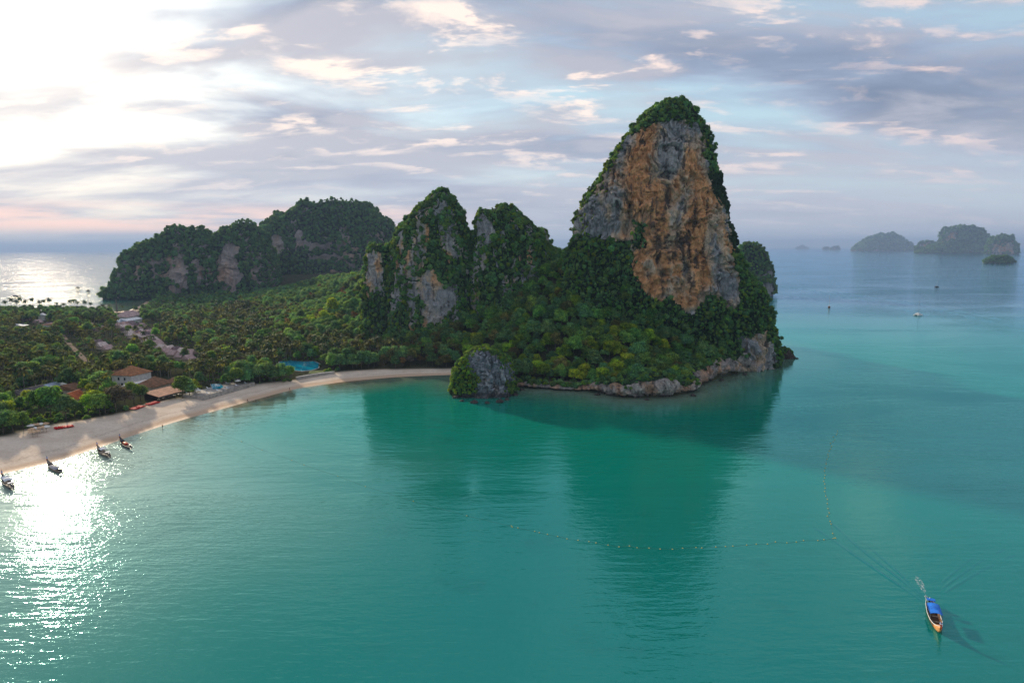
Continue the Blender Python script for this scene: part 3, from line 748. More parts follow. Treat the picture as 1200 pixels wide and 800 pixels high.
# boulders along the waterline
def boulders():
    rs = np.random.default_rng(17)
    bmx = bmesh.new(); bmesh.ops.create_icosphere(bmx, subdivisions=3, radius=1.0); iv = np.array([v.co[:] for v in bmx.verts]); it = np.array([[v.index for v in f.verts] for f in bmx.faces]); bmx.free()
    for k, (px, py, r_) in enumerate([(534, 466, 1.3), (541, 470, 1.0), (556, 472, 1.6), (571, 472.5, 1.2), (586, 471, 1.8), (594, 468.5, 1.3), (604, 463, 1.5), (612, 457, 1.2), (700, 462.5, 1.1), (758, 468.5, 1.0), (812, 463.5, 1.2), (846, 446, 1.3), (873, 439, 1.2), (908, 421, 1.5), (934, 420, .9)]):
        g = ground(px, py); V = iv * (1 + .55 * fbm(iv + k * 7.1, 1.1, 3)[:, None] + .22 * fbm(iv + k * 3.3, 3.2, 2)[:, None]) * [r_ * rs.uniform(.9, 1.4), r_ * rs.uniform(.8, 1.2), r_ * rs.uniform(.5, .8)]
        me = mk_mesh('boulder', V, it, [M['rock']], None, True)
        ca = me.attributes.new('rockcol', 'FLOAT_COLOR', 'POINT'); ca.data.foreach_set('color', np.tile([.07, .062, .055, 1], (len(V), 1)).astype(np.float32).ravel())
        va = me.attributes.new('veg', 'FLOAT', 'POINT'); va.data.foreach_set('value', np.zeros(len(V), np.float32))
        o = link('boulder', me, None, (g[0], g[1], .15)); wh = 'foot of the grey rock islet' if k < 7 else 'foot of the headland sea cliff'
        tag(o, 'dark wet boulder in the water at the ' + wh, 'boulder', 'boulders at the ' + wh)
boulders()
# islands on the horizon
def isl(prof, base, seg, rings, dep, amp, label, name='island', bare=None, Yover=None, ob=.15):
    Y = ground((prof[0][1] + prof[0][2]) / 2, base)[1] if Yover is None else Yover
    w_ = (prof[0][2] - prof[0][1]) / F * Y
    loft(name, prof, Y + w_ * dep * .5, seg, rings, (w_ * dep * .5, w_ * dep * .25), (w_ * dep * .5, w_ * dep * .25), 2.8, amp, label=label, mat='rock_far', streak=.8, colfn=orangey(ob, -.15), base_z=-10, bare=bare, warp=3.6, lump=amp * 3.2, relief=1.4)
isl([(294, 1001, 1070), (291, 1004, 1066), (287, 1008, 1060), (283, 1013, 1056), (280, 1019, 1052), (277, 1027, 1050), (275, 1033, 1047)], 294, 180, 60, .6, 9, 'long low blue island on the horizon')
isl([(296, 1074, 1096), (290, 1075, 1096), (286, 1077, 1094), (283.5, 1081, 1090)], 296.3, 90, 40, .7, 5, 'small pale rock island beside the big cliffed island', bare=[([(1076, 284), (1092, 284), (1092, 294), (1076, 294)], .1)])
isl([(297, 1078, 1166), (293, 1086, 1164), (289, 1095, 1160), (285, 1104, 1154), (283, 1110, 1148)], 297, 160, 50, .5, 6, 'low wooded skirt of the big cliffed island')
YB = ground(1128, 297)[1]
isl([(292, 1104, 1152), (280, 1103, 1152), (273, 1105, 1150), (269, 1110, 1147), (266.5, 1118, 1140)], 297, 160, 70, .7, 6, 'massive cliffed island block on the horizon', Yover=YB + 60,
    bare=[([(1105, 272), (1122, 270), (1120, 282), (1106, 286)], .05)], ob=.3)
isl([(296, 1146, 1165), (286, 1148, 1164), (281, 1151, 1162), (278.5, 1154, 1159)], 297, 80, 40, .9, 5, 'dark rounded rock wedged behind the big cliffed island', Yover=YB + 120)
isl([(298, 1159, 1189), (290, 1160, 1189), (284, 1162, 1187), (279, 1166, 1184), (277.5, 1171, 1180)], 298, 110, 50, .9, 5, 'round orange-faced rock island at the end of the island row', bare=[([(1160, 284), (1189, 284), (1189, 298), (1160, 298)], .1)], ob=.25)
isl([(309, 1154, 1186), (306, 1155, 1186), (303, 1158, 1183), (300.5, 1164, 1177)], 309, 110, 40, .6, 2.0, 'low dark rock island in front of the island row', name='low_island')
isl([(292.5, 973, 985), (290, 974, 984), (288, 977, 983)], 292.6, 50, 24, .8, 4, 'tiny blue islet far out on the horizon')
isl([(292.5, 963, 973), (290.5, 964, 972), (289, 967, 971)], 292.4, 50, 24, .8, 4, 'tiny faint islet near the horizon')
isl([(290.6, 932, 948), (288.5, 935, 944), (287, 938, 941)], 290.6, 50, 24, .5, 6, 'barely visible distant island peak in haze', Yover=19000)

# ------------------------------------------------------------------ sea cliff along the headland foot
FOOT = {}
def make_foot():
    pts = np.array(list(map(list, head[2:])) + [list(p) for p in hb[:3]])
    seg = np.sqrt((np.diff(pts, axis=0) ** 2).sum(1)); L = np.concatenate([[0], np.cumsum(seg)]); n = int(L[-1] / .7)
    s = np.linspace(0, L[-1], n); C = np.stack([np.interp(s, L, pts[:, 0]), np.interp(s, L, pts[:, 1])], 1)
    for _ in range(3): C[3:-3] = (C[:-6] + C[1:-5] + C[2:-4] + C[3:-3] + C[4:-2] + C[5:-1] + C[6:])[:] / 7
    t = np.gradient(C, axis=0); t /= np.linalg.norm(t, axis=1)[:, None]; nrm = np.stack([t[:, 1], -t[:, 0]], 1)
    vx, _ = project(np.concatenate([C, np.zeros((n, 1))], 1))
    hh = np.interp(vx, [560, 610, 690, 705, 740, 800, 850, 880, 905], [2.5, 2.5, 3.0, 6.5, 7.5, 7.5, 9.5, 13, 15])
    hh = hh * np.clip(1 + 1.1 * fbm(np.stack([C[:, 0], C[:, 1], np.zeros(n)], 1), 1 / 16., 4), .45, 1.9)
    prof = [(-.2, -.30), (-1.6, -.02), (-2.2, .10), (-1.4, .18), (.2, .26), (.9, .36), (1.0, .5), (.6, .65), (-.2, .8), (-1.2, .92), (-2.8, 1.0), (-5.5, 1.12), (-10, 1.15)]
    fine = np.linspace(0, len(prof) - 1, 42); po = np.interp(fine, range(len(prof)), [a for a, b in prof]); pz = np.interp(fine, range(len(prof)), [b for a, b in prof])
    P = np.empty((n, 42, 3))
    P[:, :, 0] = C[:, 0:1] + nrm[:, 0:1] * po[None]; P[:, :, 1] = C[:, 1:2] + nrm[:, 1:2] * po[None]; P[:, :, 2] = np.maximum(hh[:, None] * pz[None], -2)
    Q = P.reshape(-1, 3); off = 3.2 * fbm(Q, (1 / 12, 1 / 12, 1 / 18), 3) + 2.2 * fbm(Q, (1 / 4, 1 / 4, 1 / 7), 3) + 2.0 * np.minimum(np.abs(fbm(Q + 9, (1 / 3.5, 1 / 3.5, 1 / 8), 3)) * 3, 1) - 1.2
    Q[:, 0] += np.repeat(nrm[:, 0], 42) * off; Q[:, 1] += np.repeat(nrm[:, 1], 42) * off
    idx = np.arange(n * 42).reshape(n, 42)
    q = np.stack([idx[:-1, :-1], idx[1:, :-1], idx[1:, 1:], idx[:-1, 1:]], -1).reshape(-1, 4)
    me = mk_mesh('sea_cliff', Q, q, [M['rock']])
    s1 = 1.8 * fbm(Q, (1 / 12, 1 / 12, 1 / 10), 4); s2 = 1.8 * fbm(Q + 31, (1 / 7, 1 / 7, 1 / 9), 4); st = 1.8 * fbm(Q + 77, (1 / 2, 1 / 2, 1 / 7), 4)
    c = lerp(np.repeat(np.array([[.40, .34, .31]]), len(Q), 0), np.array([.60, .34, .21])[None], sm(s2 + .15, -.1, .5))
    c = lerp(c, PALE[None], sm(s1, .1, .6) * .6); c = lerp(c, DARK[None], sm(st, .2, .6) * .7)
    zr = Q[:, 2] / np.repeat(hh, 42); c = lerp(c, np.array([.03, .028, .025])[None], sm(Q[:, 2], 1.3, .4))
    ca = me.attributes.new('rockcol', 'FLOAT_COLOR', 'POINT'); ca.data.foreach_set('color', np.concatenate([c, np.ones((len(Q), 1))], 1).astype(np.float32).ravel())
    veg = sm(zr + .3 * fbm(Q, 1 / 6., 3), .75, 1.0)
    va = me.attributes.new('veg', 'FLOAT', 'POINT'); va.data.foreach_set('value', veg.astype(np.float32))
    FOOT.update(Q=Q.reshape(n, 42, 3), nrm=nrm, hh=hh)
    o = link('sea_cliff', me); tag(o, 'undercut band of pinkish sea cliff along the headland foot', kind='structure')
make_foot()

# ------------------------------------------------------------------ plants: prototypes
def crown_geo(rs, w, h, lobes, leaves, leaf, flat=.75, hollow=.35):
    """a crown of leaf clumps: lobed inner masses covered by many leaf-sized faces"""
    V = []; Tq = []; Tt = []; base = 0
    cen = []
    for i in range(lobes):
        a = rs.uniform(0, 2 * math.pi); rr = w * .5 * math.sqrt(rs.uniform(.05, 1)) * .72
        zz = rs.uniform(0, 1); rr *= (1 - .55 * zz)
        lr = w * rs.choice([.09, .13, .17, .22, .26]) * rs.uniform(.85, 1.15) * (1 - .25 * zz)
        cen.append((rr * math.cos(a), rr * math.sin(a), h * (.18 + .66 * zz), lr))
    ico = []
    bmx = bmesh.new(); bmesh.ops.create_icosphere(bmx, subdivisions=1, radius=1.0)
    iv = np.array([v.co[:] for v in bmx.verts]); itr = np.array([[v.index for v in f.verts] for f in bmx.faces]); bmx.free()
    for cx, cy, cz, lr in cen:
        d = iv * lr * (.55 + .16 * rs.standard_normal((len(iv), 1)) * .6) * [1, 1, flat]
        V.append(d + [cx, cy, cz]); Tt.append(itr + base); base += len(iv)
    tot_ = sum(c_[3] ** 2 for c_ in cen)
    for cx, cy, cz, lr in cen:
        n = max(12, int(leaves * lr * lr / tot_))
        dv = rs.standard_normal((n, 3)); dv /= np.linalg.norm(dv, axis=1)[:, None]
        dv[:, 2] = np.where(dv[:, 2] < -.35, -dv[:, 2], dv[:, 2])
        rad = lr * (1 + rs.normal(0, .20, n)) + np.abs(rs.normal(0, .12, n))
        c = dv * rad[:, None] * [1, 1, flat] + [cx, cy, cz]
        nn = dv + rs.standard_normal((n, 3)) * .32; nn[:, 2] += .25; nn /= np.linalg.norm(nn, axis=1)[:, None]
        up = rs.standard_normal((n, 3)); t1 = np.cross(nn, up); t1 /= np.linalg.norm(t1, axis=1)[:, None]; t2 = np.cross(nn, t1)
        s = leaf * rs.uniform(.6, 1.35, n)[:, None]
        q = np.stack([c - t1 * s, c - t2 * s * .55 - nn * s * .15, c + t1 * s, c + t2 * s * .55 - nn * s * .15], 1)
        V.append(q.reshape(-1, 3)); Tq.append(np.arange(n * 4).reshape(n, 4) + base); base += n * 4
    return np.concatenate(V), np.concatenate(Tt), np.concatenate(Tq)
def trunk_geo(rs, h, r, bend=.4, limbs=3):
    mb = MB(); x = rs.uniform(-bend, bend); y = rs.uniform(-bend, bend)
    mb.tube([(0, 0, -1.2), (x * .3, y * .3, h * .35), (x, y, h)], [r * 1.3, r, r * .5], 6)
    for k in range(limbs):
        a = rs.uniform(0, 6.28); l = h * rs.uniform(.45, .7)
        mb.tube([(x * .6, y * .6, h * .6), (x * .6 + l * .45 * math.cos(a), y * .6 + l * .45 * math.sin(a), h * .6 + l * .65)], [r * .5, r * .2], 5)
    return mb
def palm_geo(rs, n=20, L=3.6, droop=1.0):
    """arching fronds with ragged leaflet edges"""
    V = []; Fq = []
    for i in range(n):
        az = 2 * math.pi * i / n * 2.4 + rs.uniform(-.25, .25); el = rs.uniform(-.45, 1.2); l = L * rs.uniform(.75, 1.1)
        pts = []; p = np.zeros(3); e = el; K = 9
        for k in range(K):
            pts.append(p.copy()); st = l / (K - 1)
            p = p + st * np.array([math.cos(az) * math.cos(e), math.sin(az) * math.cos(e), math.sin(e)]); e -= droop * rs.uniform(.14, .26)
        side = np.array([-math.sin(az), math.cos(az), 0]); b = len(V)
        for k, q in enumerate(pts):
            w_ = .06 + .52 * math.sin(math.pi * (k / (K - 1)) ** .7) * (1.0 if k % 2 else .45)
            dz = np.array([0, 0, -.55 * w_])
            V += [q + side * w_ + dz, q, q - side * w_ + dz]
        for k in range(K - 1):
            o = b + 3 * k; Fq += [(o, o + 1, o + 4, o + 3), (o + 1, o + 2, o + 5, o + 4)]
    return np.array(V), np.array(Fq)
PROTO = {}
def tree_proto(kind, var, w, h, trunk_h, mat, leaf, leaves, lobes, flat=.8):
    rs = np.random.default_rng(abs(hash((kind, var, 5))) % 1000 if False else (sum(map(ord, kind)) * 7 + var * 31))
    V, tt, tq = crown_geo(rs, w, h, lobes, leaves, leaf, flat)
    V[:, 2] += trunk_h
    crown = mk_mesh('crown', V, [tt, tq], [M[mat]], None, False)
    tm = trunk_geo(rs, trunk_h + h * .35, max(.14, w * .022))
    trunk = tm.mesh('trunk', M['bark'], True)
    PROTO.setdefault(kind, []).append(dict(crown=crown, trunk=trunk, h=trunk_h + h, w=w, V=V, F=[tt, tq], tm=tm, mats=(mat, 'bark')))
def palm_proto(kind, var, th, mat, L):
    rs = np.random.default_rng(900 + var + sum(map(ord, kind)))
    V, fq = palm_geo(rs, 24, L); bx, by = rs.uniform(-1.2, 1.2, 2)
    V = V + [bx, by, th]
    crown = mk_mesh('crown', V, fq, [M[mat]], None, False)
    tm = MB(); tm.tube([(0, 0, -1.2), (bx * .15, by * .15, th * .35), (bx * .5, by * .5, th * .7), (bx, by, th)], [.24, .17, .14, .11], 6)
    trunk = tm.mesh('trunk', M['palm_bark'], True)
    PROTO.setdefault(kind, []).append(dict(crown=crown, trunk=trunk, h=th + 1, w=L * 1.6, V=V, F=[fq], tm=tm, mats=(mat, 'palm_bark')))
for v in range(3):
    tree_proto('dark', v, 8.5, 6.2, 3.0, 'dark', .34, 2800, 22)
    tree_proto('mid', v, 8.0, 6.0, 3.0, 'mid', .34, 2800, 22)
for v in range(2):
    tree_proto('lime', v, 7.5, 5.5, 2.6, 'lime', .32, 2300, 20)
    tree_proto('olive', v, 7.5, 5.5, 3.0, 'olive', .32, 2300, 20)
    tree_proto('rust', v, 7.0, 5.5, 3.2, 'rust', .30, 1500, 13)
    tree_proto('grey', v, 8.0, 6.0, 3.2, 'grey', .28, 1500, 14)
    tree_proto('shrub', v, 3.6, 2.2, .2, 'dark', .26, 700, 8)
    tree_proto('shrub_mid', v, 3.4, 2.0, .2, 'mid', .25, 700, 8)
tree_proto('shrub_lime', 0, 3.2, 2.0, .2, 'lime', .24, 700, 8)
for v in range(3): palm_proto('palm', v, 8.0 + v * 1.2, 'palm', 3.3)
for v in range(2): palm_proto('palm_dark', v, 9.0 + v, 'palm_dark', 3.6)

proto_coll = bpy.data.collections.new('plant_shapes')
PIDX = {}
for kind in sorted(PROTO):
    for v, p in enumerate(PROTO[kind]):
        TV = np.array(p['tm'].v); nb = len(p['V'])
        Vj = np.concatenate([p['V'], TV])
        faces = [f for f in p['F']]; nfo = sum(len(f) for f in faces)
        tl = [tuple(i + nb for i in f) for f in p['tm'].f]
        q4 = np.array([f for f in tl if len(f) == 4])
        me = mk_mesh('plant_shape', Vj, faces + [q4], [M[p['mats'][0]], M[p['mats'][1]]], [0] * nfo + [1] * len(q4), False)
        ob = bpy.data.objects.new('plant_%03d' % len(PIDX), me); proto_coll.objects.link(ob)
        PIDX[(kind, v)] = len(PIDX)

def scatter(name, label, pts, category=None):
    """pts: list of (x,y,z, kind, var, rotation(3), scale)"""
    if not pts: return
    V = np.array([p[:3] for p in pts], np.float32)
    me = bpy.data.meshes.new(name); me.vertices.add(len(V)); me.vertices.foreach_set('co', V.ravel())
    a = me.attributes.new('shape', 'INT', 'POINT'); a.data.foreach_set('value', np.array([PIDX[(p[3], p[4])] for p in pts], np.int32))
    a = me.attributes.new('turn', 'FLOAT_VECTOR', 'POINT'); a.data.foreach_set('vector', np.array([p[5] for p in pts], np.float32).ravel())
    a = me.attributes.new('size', 'FLOAT_VECTOR', 'POINT'); a.data.foreach_set('vector', np.array([[p[6], p[6], p[6] * (p[7] if len(p) > 7 else 1)] for p in pts], np.float32).ravel())
    ob = link(name, me); tag(ob, label, category, kind='stuff')
    ng = bpy.data.node_groups.new(name + '_nodes', 'GeometryNodeTree')
    ng.interface.new_socket('Geometry', in_out='INPUT', socket_type='NodeSocketGeometry')
    ng.interface.new_socket('Geometry', in_out='OUTPUT', socket_type='NodeSocketGeometry')
    N = ng.nodes; gi = N.new('NodeGroupInput'); go = N.new('NodeGroupOutput')
    ci = N.new('GeometryNodeCollectionInfo'); ci.inputs['Collection'].default_value = proto_coll
    ci.inputs['Separate Children'].default_value = True; ci.inputs['Reset Children'].default_value = True
    ip = N.new('GeometryNodeInstanceOnPoints'); ip.inputs['Pick Instance'].default_value = True
    def attr(nm, t):
        n = N.new('GeometryNodeInputNamedAttribute'); n.data_type = t; n.inputs['Name'].default_value = nm
        return n.outputs['Attribute']
    ng.links.new(gi.outputs[0], ip.inputs['Points']); ng.links.new(ci.outputs[0], ip.inputs['Instance'])
    ng.links.new(attr('shape', 'INT'), ip.inputs['Instance Index'])
    ng.links.new(attr('turn', 'FLOAT_VECTOR'), ip.inputs['Rotation']); ng.links.new(attr('size', 'FLOAT_VECTOR'), ip.inputs['Scale'])
    ng.links.new(ip.outputs[0], go.inputs[0])
    md = ob.modifiers.new('plants', 'NODES'); md.node_group = ng
    return ob
def pick(rs, weights):
    ks = list(weights); w_ = np.array([weights[k] for k in ks], float); k = ks[rs.choice(len(ks), p=w_ / w_.sum())]
    return k, int(rs.integers(len(PROTO[k])))

# ------------------------------------------------------------------ where nothing may grow: (x0,y0,x1,y1 in photo, depth)
CLEAR = []
def clear(px0, py0, px1, py1, Y): CLEAR.append((px0, py0, px1, py1, Y))
clear(134, 425, 214, 474, 345); clear(20, 449, 100, 480, 318); clear(230, 447, 280, 463, 330); clear(328, 421, 374, 436, 400)
clear(345, 433, 392, 444, 370); clear(96, 379, 119, 386, 640); clear(138, 377, 186, 403, 640); clear(192, 404, 226, 422, 520)
clear(142, 365, 162, 377, 760); clear(76, 396, 84, 404, 560); clear(84, 402, 92, 412, 540); clear(92, 410, 105, 424, 520)
clear(32, 493, 58, 508, 262); clear(60, 497, 90, 507, 262); clear(150, 468, 190, 482, 300); clear(46, 366, 53, 374, 720); clear(134, 352, 140, 366, 760)
clear(112, 400, 128, 410, 600); clear(26, 372, 60, 383, 640)

BUNGS = [c for c in CLEAR if c[4] in (640, 520, 600)]
def gen_forest():
    rs = np.random.default_rng(11)
    inst = []
    # jittered grids: finer on the headland
    def grid(x0, x1, y0, y1, s):
        X, Y = np.meshgrid(np.arange(x0, x1, s), np.arange(y0, y1, s))
        X = X + rs.uniform(-.45, .45, X.shape) * s; Y = Y + rs.uniform(-.45, .45, Y.shape) * s
        return X.ravel(), Y.ravel()
    zones = [(-65, 190, 300, 520, 4.7, 'head'), (-420, -65, 180, 480, 5.4, 'flat'), (-700, -65, 480, 760, 6.2, 'flat'), (-65, 60, 520, 760, 7.5, 'back'), (-700, 30, 760, 1000, 7.5, 'flat')]
    for x0, x1, y0, y1, s, zn in zones:
        X, Y = grid(x0, x1, y0, y1, s)
        k = np.abs(X) < .80 * Y + 12; X, Y = X[k], Y[k]
        d = sdf(X, Y); Z = land_z(X, Y, d); hd = head_dist(X, Y)
        vx, vy = project(np.stack([X, Y, Z], 1))
        vl = np.interp(vx, VEG_X, VEG_Y)
        ok = (d > 5) & (Z > 1.0)
        beach = (X < -20) & (Y < 420)
        ok &= ~beach | (vy < vl - 1.0)
        ok &= (hd > 3.5)
        # not inside rock masses
        for rk in list(ROCKS.values()):
            xl, xr, yf, yb = rk['foot']
            if yb > 1400: continue
            cx, cy, a, b = (xl + xr) / 2, (yf + yb) / 2, (xr - xl) / 2, (yb - yf) / 2
            shrink = .55 if rk['name'] == 'limestone_tower' else .8
            ok &= ((X - cx) / (a * shrink)) ** 2 + ((Y - cy) / (b * shrink)) ** 2 > 1
        X, Y, Z, d, vx, vy, vl = [q[ok] for q in (X, Y, Z, d, vx, vy, vl)]
        P0 = np.stack([X, Y, Z * 0], 1)
        n1 = fbm(P0, 1 / 45., 3) * 1.8; n2 = fbm(P0 + 99, 1 / 22., 3) * 1.8
        for i in range(len(X)):
            hz = Z[i] > 6.5
            if zn == 'head' and X[i] > -30:
                w_ = dict(dark=.50, mid=.40, lime=.05, olive=.05)
                if n2[i] > .55: w_ = dict(mid=.5, lime=.4, olive=.1)
                lowfront = vy[i] > 408 and vx[i] < 790
                if lowfront: w_ = dict(dark=.25, mid=.42, lime=.25, olive=.08)  # extra lime foliage low in front imitates sunlight on the crowns
                sc = rs.uniform(.55, 1.0) if rs.uniform() < .75 else rs.uniform(1.0, 1.35)
            elif zn == 'back' or hz:
                w_ = dict(dark=.55, mid=.32, olive=.10, rust=.03); sc = rs.uniform(.75, 1.15)
                if n1[i] > .6: w_ = dict(lime=.3, olive=.5, rust=.2)
            else:
                front = vy[i] > vl[i] - 10
                if n1[i] > .30: w_ = dict(dark=.35, mid=.40, lime=.08, olive=.12, grey=.05)
                elif n1[i] < -.75: w_ = dict(rust=.12, olive=.3, palm=.58)
                else: w_ = dict(palm=.66, palm_dark=.20, dark=.07, mid=.04, olive=.03)
                if front: w_ = dict(dark=.30, mid=.42, lime=.16, grey=.06, palm=.06)
                if front and vx[i] > 285: w_ = dict(dark=.62, mid=.30, olive=.08)
                if front and vx[i] > 440: w_ = dict(dark=.45, rust=.22, grey=.13, olive=.2)
                if Y[i] > 640 and X[i] < -300: w_ = dict(dark=.5, mid=.25, palm_dark=.25)
                sc = rs.uniform(.62, 1.22) * (.72 if Y[i] > 670 and X[i] < -330 else 1)
            kind, var = pick(rs, w_)
            pr = PROTO[kind][var]; H = pr['h'] * sc
            px0, py0 = project(np.array([[X[i], Y[i], Z[i]], [X[i], Y[i], Z[i] + H]]))
            rpx = pr['w'] * sc * .5 * F / Y[i]
            bad = False; keep = rs.uniform() < .10
            for c in CLEAR:
                if Y[i] < c[4] + 6 and not (c in BUNGS and keep) and px0[1] + rpx > c[0] and px0[1] - rpx < c[2] and py0[0] > c[1] and py0[1] + 1 < c[3]: bad = True; break
            if bad: continue
            inst.append(dict(x=X[i], y=Y[i], z=Z[i], kind=kind, var=var, sc=sc, H=H, px=px0[1], py=py0[1], size=H * F / Y[i], zone=zn, rot=rs.uniform(0, 6.28), front=(zn != 'head' and vy[i] > vl[i] - 10)))
    return inst
FOREST = gen_forest()

CW = dict(dark='dark green', mid='mid green', lime='bright lime green', olive='olive yellow-green', rust='rust brown', grey='grey-brown half bare', palm='olive-fronded coconut', palm_dark='dark-fronded coconut')
def plant_tree(t, label, group, name=None):
    pr = PROTO[t['kind']][t['var']]; palm = t['kind'].startswith('palm')
    o = thing(name or ('palm_tree' if palm else 'broadleaf_tree'), label, 'palm tree' if palm else 'tree', (t['x'], t['y'], t['z'] - .1), t['rot'], group)
    s = t['sc']; o.scale = (s, s, s)
    link('trunk', pr['trunk'], o); link('crown', pr['crown'], o)
    return o
def tree_label(t):
    c = CW[t['kind']]
    if t['kind'].startswith('palm'):
        return c + (' palm in the front row behind the sand' if t['front'] else ' palm in the grove behind the beach'), c + ' palms'
    if t['zone'] == 'head' and t['x'] > -30: w_ = ' tree on the steep headland slope below the cliffs'
    elif t['front']: w_ = ' tree in the front row at the edge of the beach'
    else: w_ = ' tree standing among the palms behind the beach'
    return c + ' rounded' + w_, c + ' trees' + w_[5:]
vis = [t for t in FOREST if -15 < t['px'] < 1215]
pal = sorted([t for t in vis if t['kind'].startswith('palm')], key=lambda t: -t['size'])
bro = sorted([t for t in vis if not t['kind'].startswith('palm')], key=lambda t: -t['size'])
single = set()
for t in pal[:270] + bro[:300]:
    single.add(id(t)); plant_tree(t, *tree_label(t))
rest = [t for t in FOREST if id(t) not in single]
def as_pt(t): return (t['x'], t['y'], t['z'] - .1, t['kind'], t['var'], (0, 0, t['rot']), t['sc'])
scatter('palm_grove', 'dense grove of coconut palms covering the isthmus behind the beach', [as_pt(t) for t in rest if t['kind'].startswith('palm')])
scatter('headland_forest', 'dense broadleaf forest covering the headland slopes', [as_pt(t) for t in rest if not t['kind'].startswith('palm') and t['zone'] in ('head', 'back')])
scatter('isthmus_forest', 'broadleaf trees mixed through the palm grove on the isthmus', [as_pt(t) for t in rest if not t['kind'].startswith('palm') and t['zone'] == 'flat'])
# tall palms standing on the far shore against the bright sea
rs = np.random.default_rng(21)
for i, (px, py) in enumerate([(6, 354), (12, 351), (19, 353), (22, 350), (30, 353), (38, 351), (45, 354), (52, 353), (56, 351), (65, 356), (75, 357), (82, 353), (86, 352), (91, 355), (98, 354), (105, 356), (120, 358), (127, 358), (143, 364)]):
    g = ground(px, 365.5); y = g[1] - rs.uniform(2, 18)
    top = at_y(px, py - 1.5, y); kind = 'palm_dark'; var = i % 2; hh = PROTO[kind][var]['h']
    zb = float(land_z(np.array([top[0]]), np.array([y]))[0]); s = max(.8, (top[2] + .5 - zb) / hh)
    plant_tree(dict(x=top[0], y=y, z=zb, kind=kind, var=var, sc=s, rot=rs.uniform(0, 6.28)), 'tall dark palm on the far shore against the bright sea', 'tall palms along the far shore')

# trees of the beach front, one by one: (photo column, row of the foot, crown width in photo pixels, kind)
FRONT = [(4, 509, 26, 'dark'), (16, 508, 22, 'mid'), (28, 504, 20, 'mid'), (8, 494, 22, 'lime'), (24, 488, 20, 'mid'), (2, 484, 18, 'olive'), (46, 490, 30, 'mid'), (60, 493, 36, 'mid'), (78, 492, 28, 'dark'), (88, 490, 20, 'mid'), (34, 480, 20, 'lime'),
         (104, 487, 24, 'lime'), (114, 484, 26, 'lime'), (124, 485, 22, 'mid'), (136, 483, 30, 'grey'), (147, 480, 26, 'grey'), (157, 474, 24, 'mid'), (165, 471, 20, 'dark'), (214, 466, 24, 'mid'), (222, 465, 22, 'dark'), (228, 461, 16, 'lime'), (128, 470, 22, 'mid'), (110, 472, 20, 'lime'), (118, 465, 20, 'dark'),
         (52, 474, 18, 'mid'), (66, 470, 16, 'lime'), (12, 476, 18, 'mid'), (100, 462, 16, 'lime'), (84, 448, 16, 'lime'), (108, 452, 18, 'dark'), (128, 452, 16, 'dark'), (292, 450.5, 18, 'dark'), (304, 448, 22, 'dark'), (318, 446.5, 22, 'dark'), (330, 445, 20, 'dark'), (340, 444, 16, 'mid'), (286, 449, 14, 'mid')]
rs = np.random.default_rng(77)
FR = []
for px, py, wpx, kind in FRONT:
    g = ground(px, py, 2.0); var = int(rs.integers(len(PROTO[kind]))); pr = PROTO[kind][var]
    FR.append(dict(x=g[0], y=g[1], z=float(land_z(np.array([g[0]]), np.array([g[1]]))[0]), kind=kind, var=var, sc=wpx / F * g[1] / pr['w'], rot=rs.uniform(0, 6.28), zone='flat', front=True))
for t in FR:
    l_, g_ = tree_label(t); plant_tree(t, l_.replace('front row at the edge of the beach', 'front row around the beach houses'), g_.replace('in the front row at the edge of the beach', 'around the beach houses'))
def on_land(px, py):
    d = ray(px, py); t = np.linspace(250, 560, 1200) / d[1]
    P = np.array([0, 0, CAMH]) + t[:, None] * d[None]; zl = land_z(P[:, 0], P[:, 1]); k = np.nonzero(P[:, 2] < zl)[0]
    return P[k[0]] if len(k) else None
for px, py, wpx, kind in [(735, 436, 22, 'lime'), (727, 447, 18, 'lime'), (722, 440, 18, 'lime'), (742, 428, 16, 'lime'), (650, 438, 20, 'lime'), (658, 432, 16, 'lime'), (638, 444, 18, 'lime'), (632, 376, 14, 'lime'), (648, 356, 12, 'lime'), (580, 390, 16, 'lime'), (546, 414, 16, 'lime'),  # lime crowns on the headland stand in for sunlit treetops
                          (558, 408, 18, 'lime'), (700, 350, 12, 'lime'), (760, 384, 14, 'lime'), (845, 422, 14, 'lime'), (790, 408, 14, 'olive'), (705, 388, 14, 'lime'), (612, 432, 16, 'lime'), (622, 420, 16, 'mid'), (680, 440, 20, 'mid'), (765, 440, 20, 'mid'), (800, 436, 18, 'lime'), (826, 420, 14, 'olive'),
                          (604, 400, 16, 'olive'), (672, 404, 18, 'mid'), (720, 400, 18, 'mid'), (770, 410, 16, 'lime'), (390, 372, 22, 'lime'), (380, 382, 18, 'lime'), (396, 384, 16, 'olive'), (340, 372, 14, 'rust'), (300, 378, 12, 'rust'), (350, 388, 16, 'mid'), (470, 410, 14, 'lime'), (486, 412, 16, 'rust'), (500, 414, 14, 'grey')]:
    g = on_land(px, py)
    if g is None: continue
    var = int(rs.integers(len(PROTO[kind]))); pr = PROTO[kind][var]; hd_ = px > 530
    t = dict(x=g[0], y=g[1], z=g[2] - .3, kind=kind, var=var, sc=wpx / F * g[1] / pr['w'], rot=rs.uniform(0, 6.28), zone='head' if hd_ else 'flat', front=False)
    plant_tree(t, *tree_label(t))
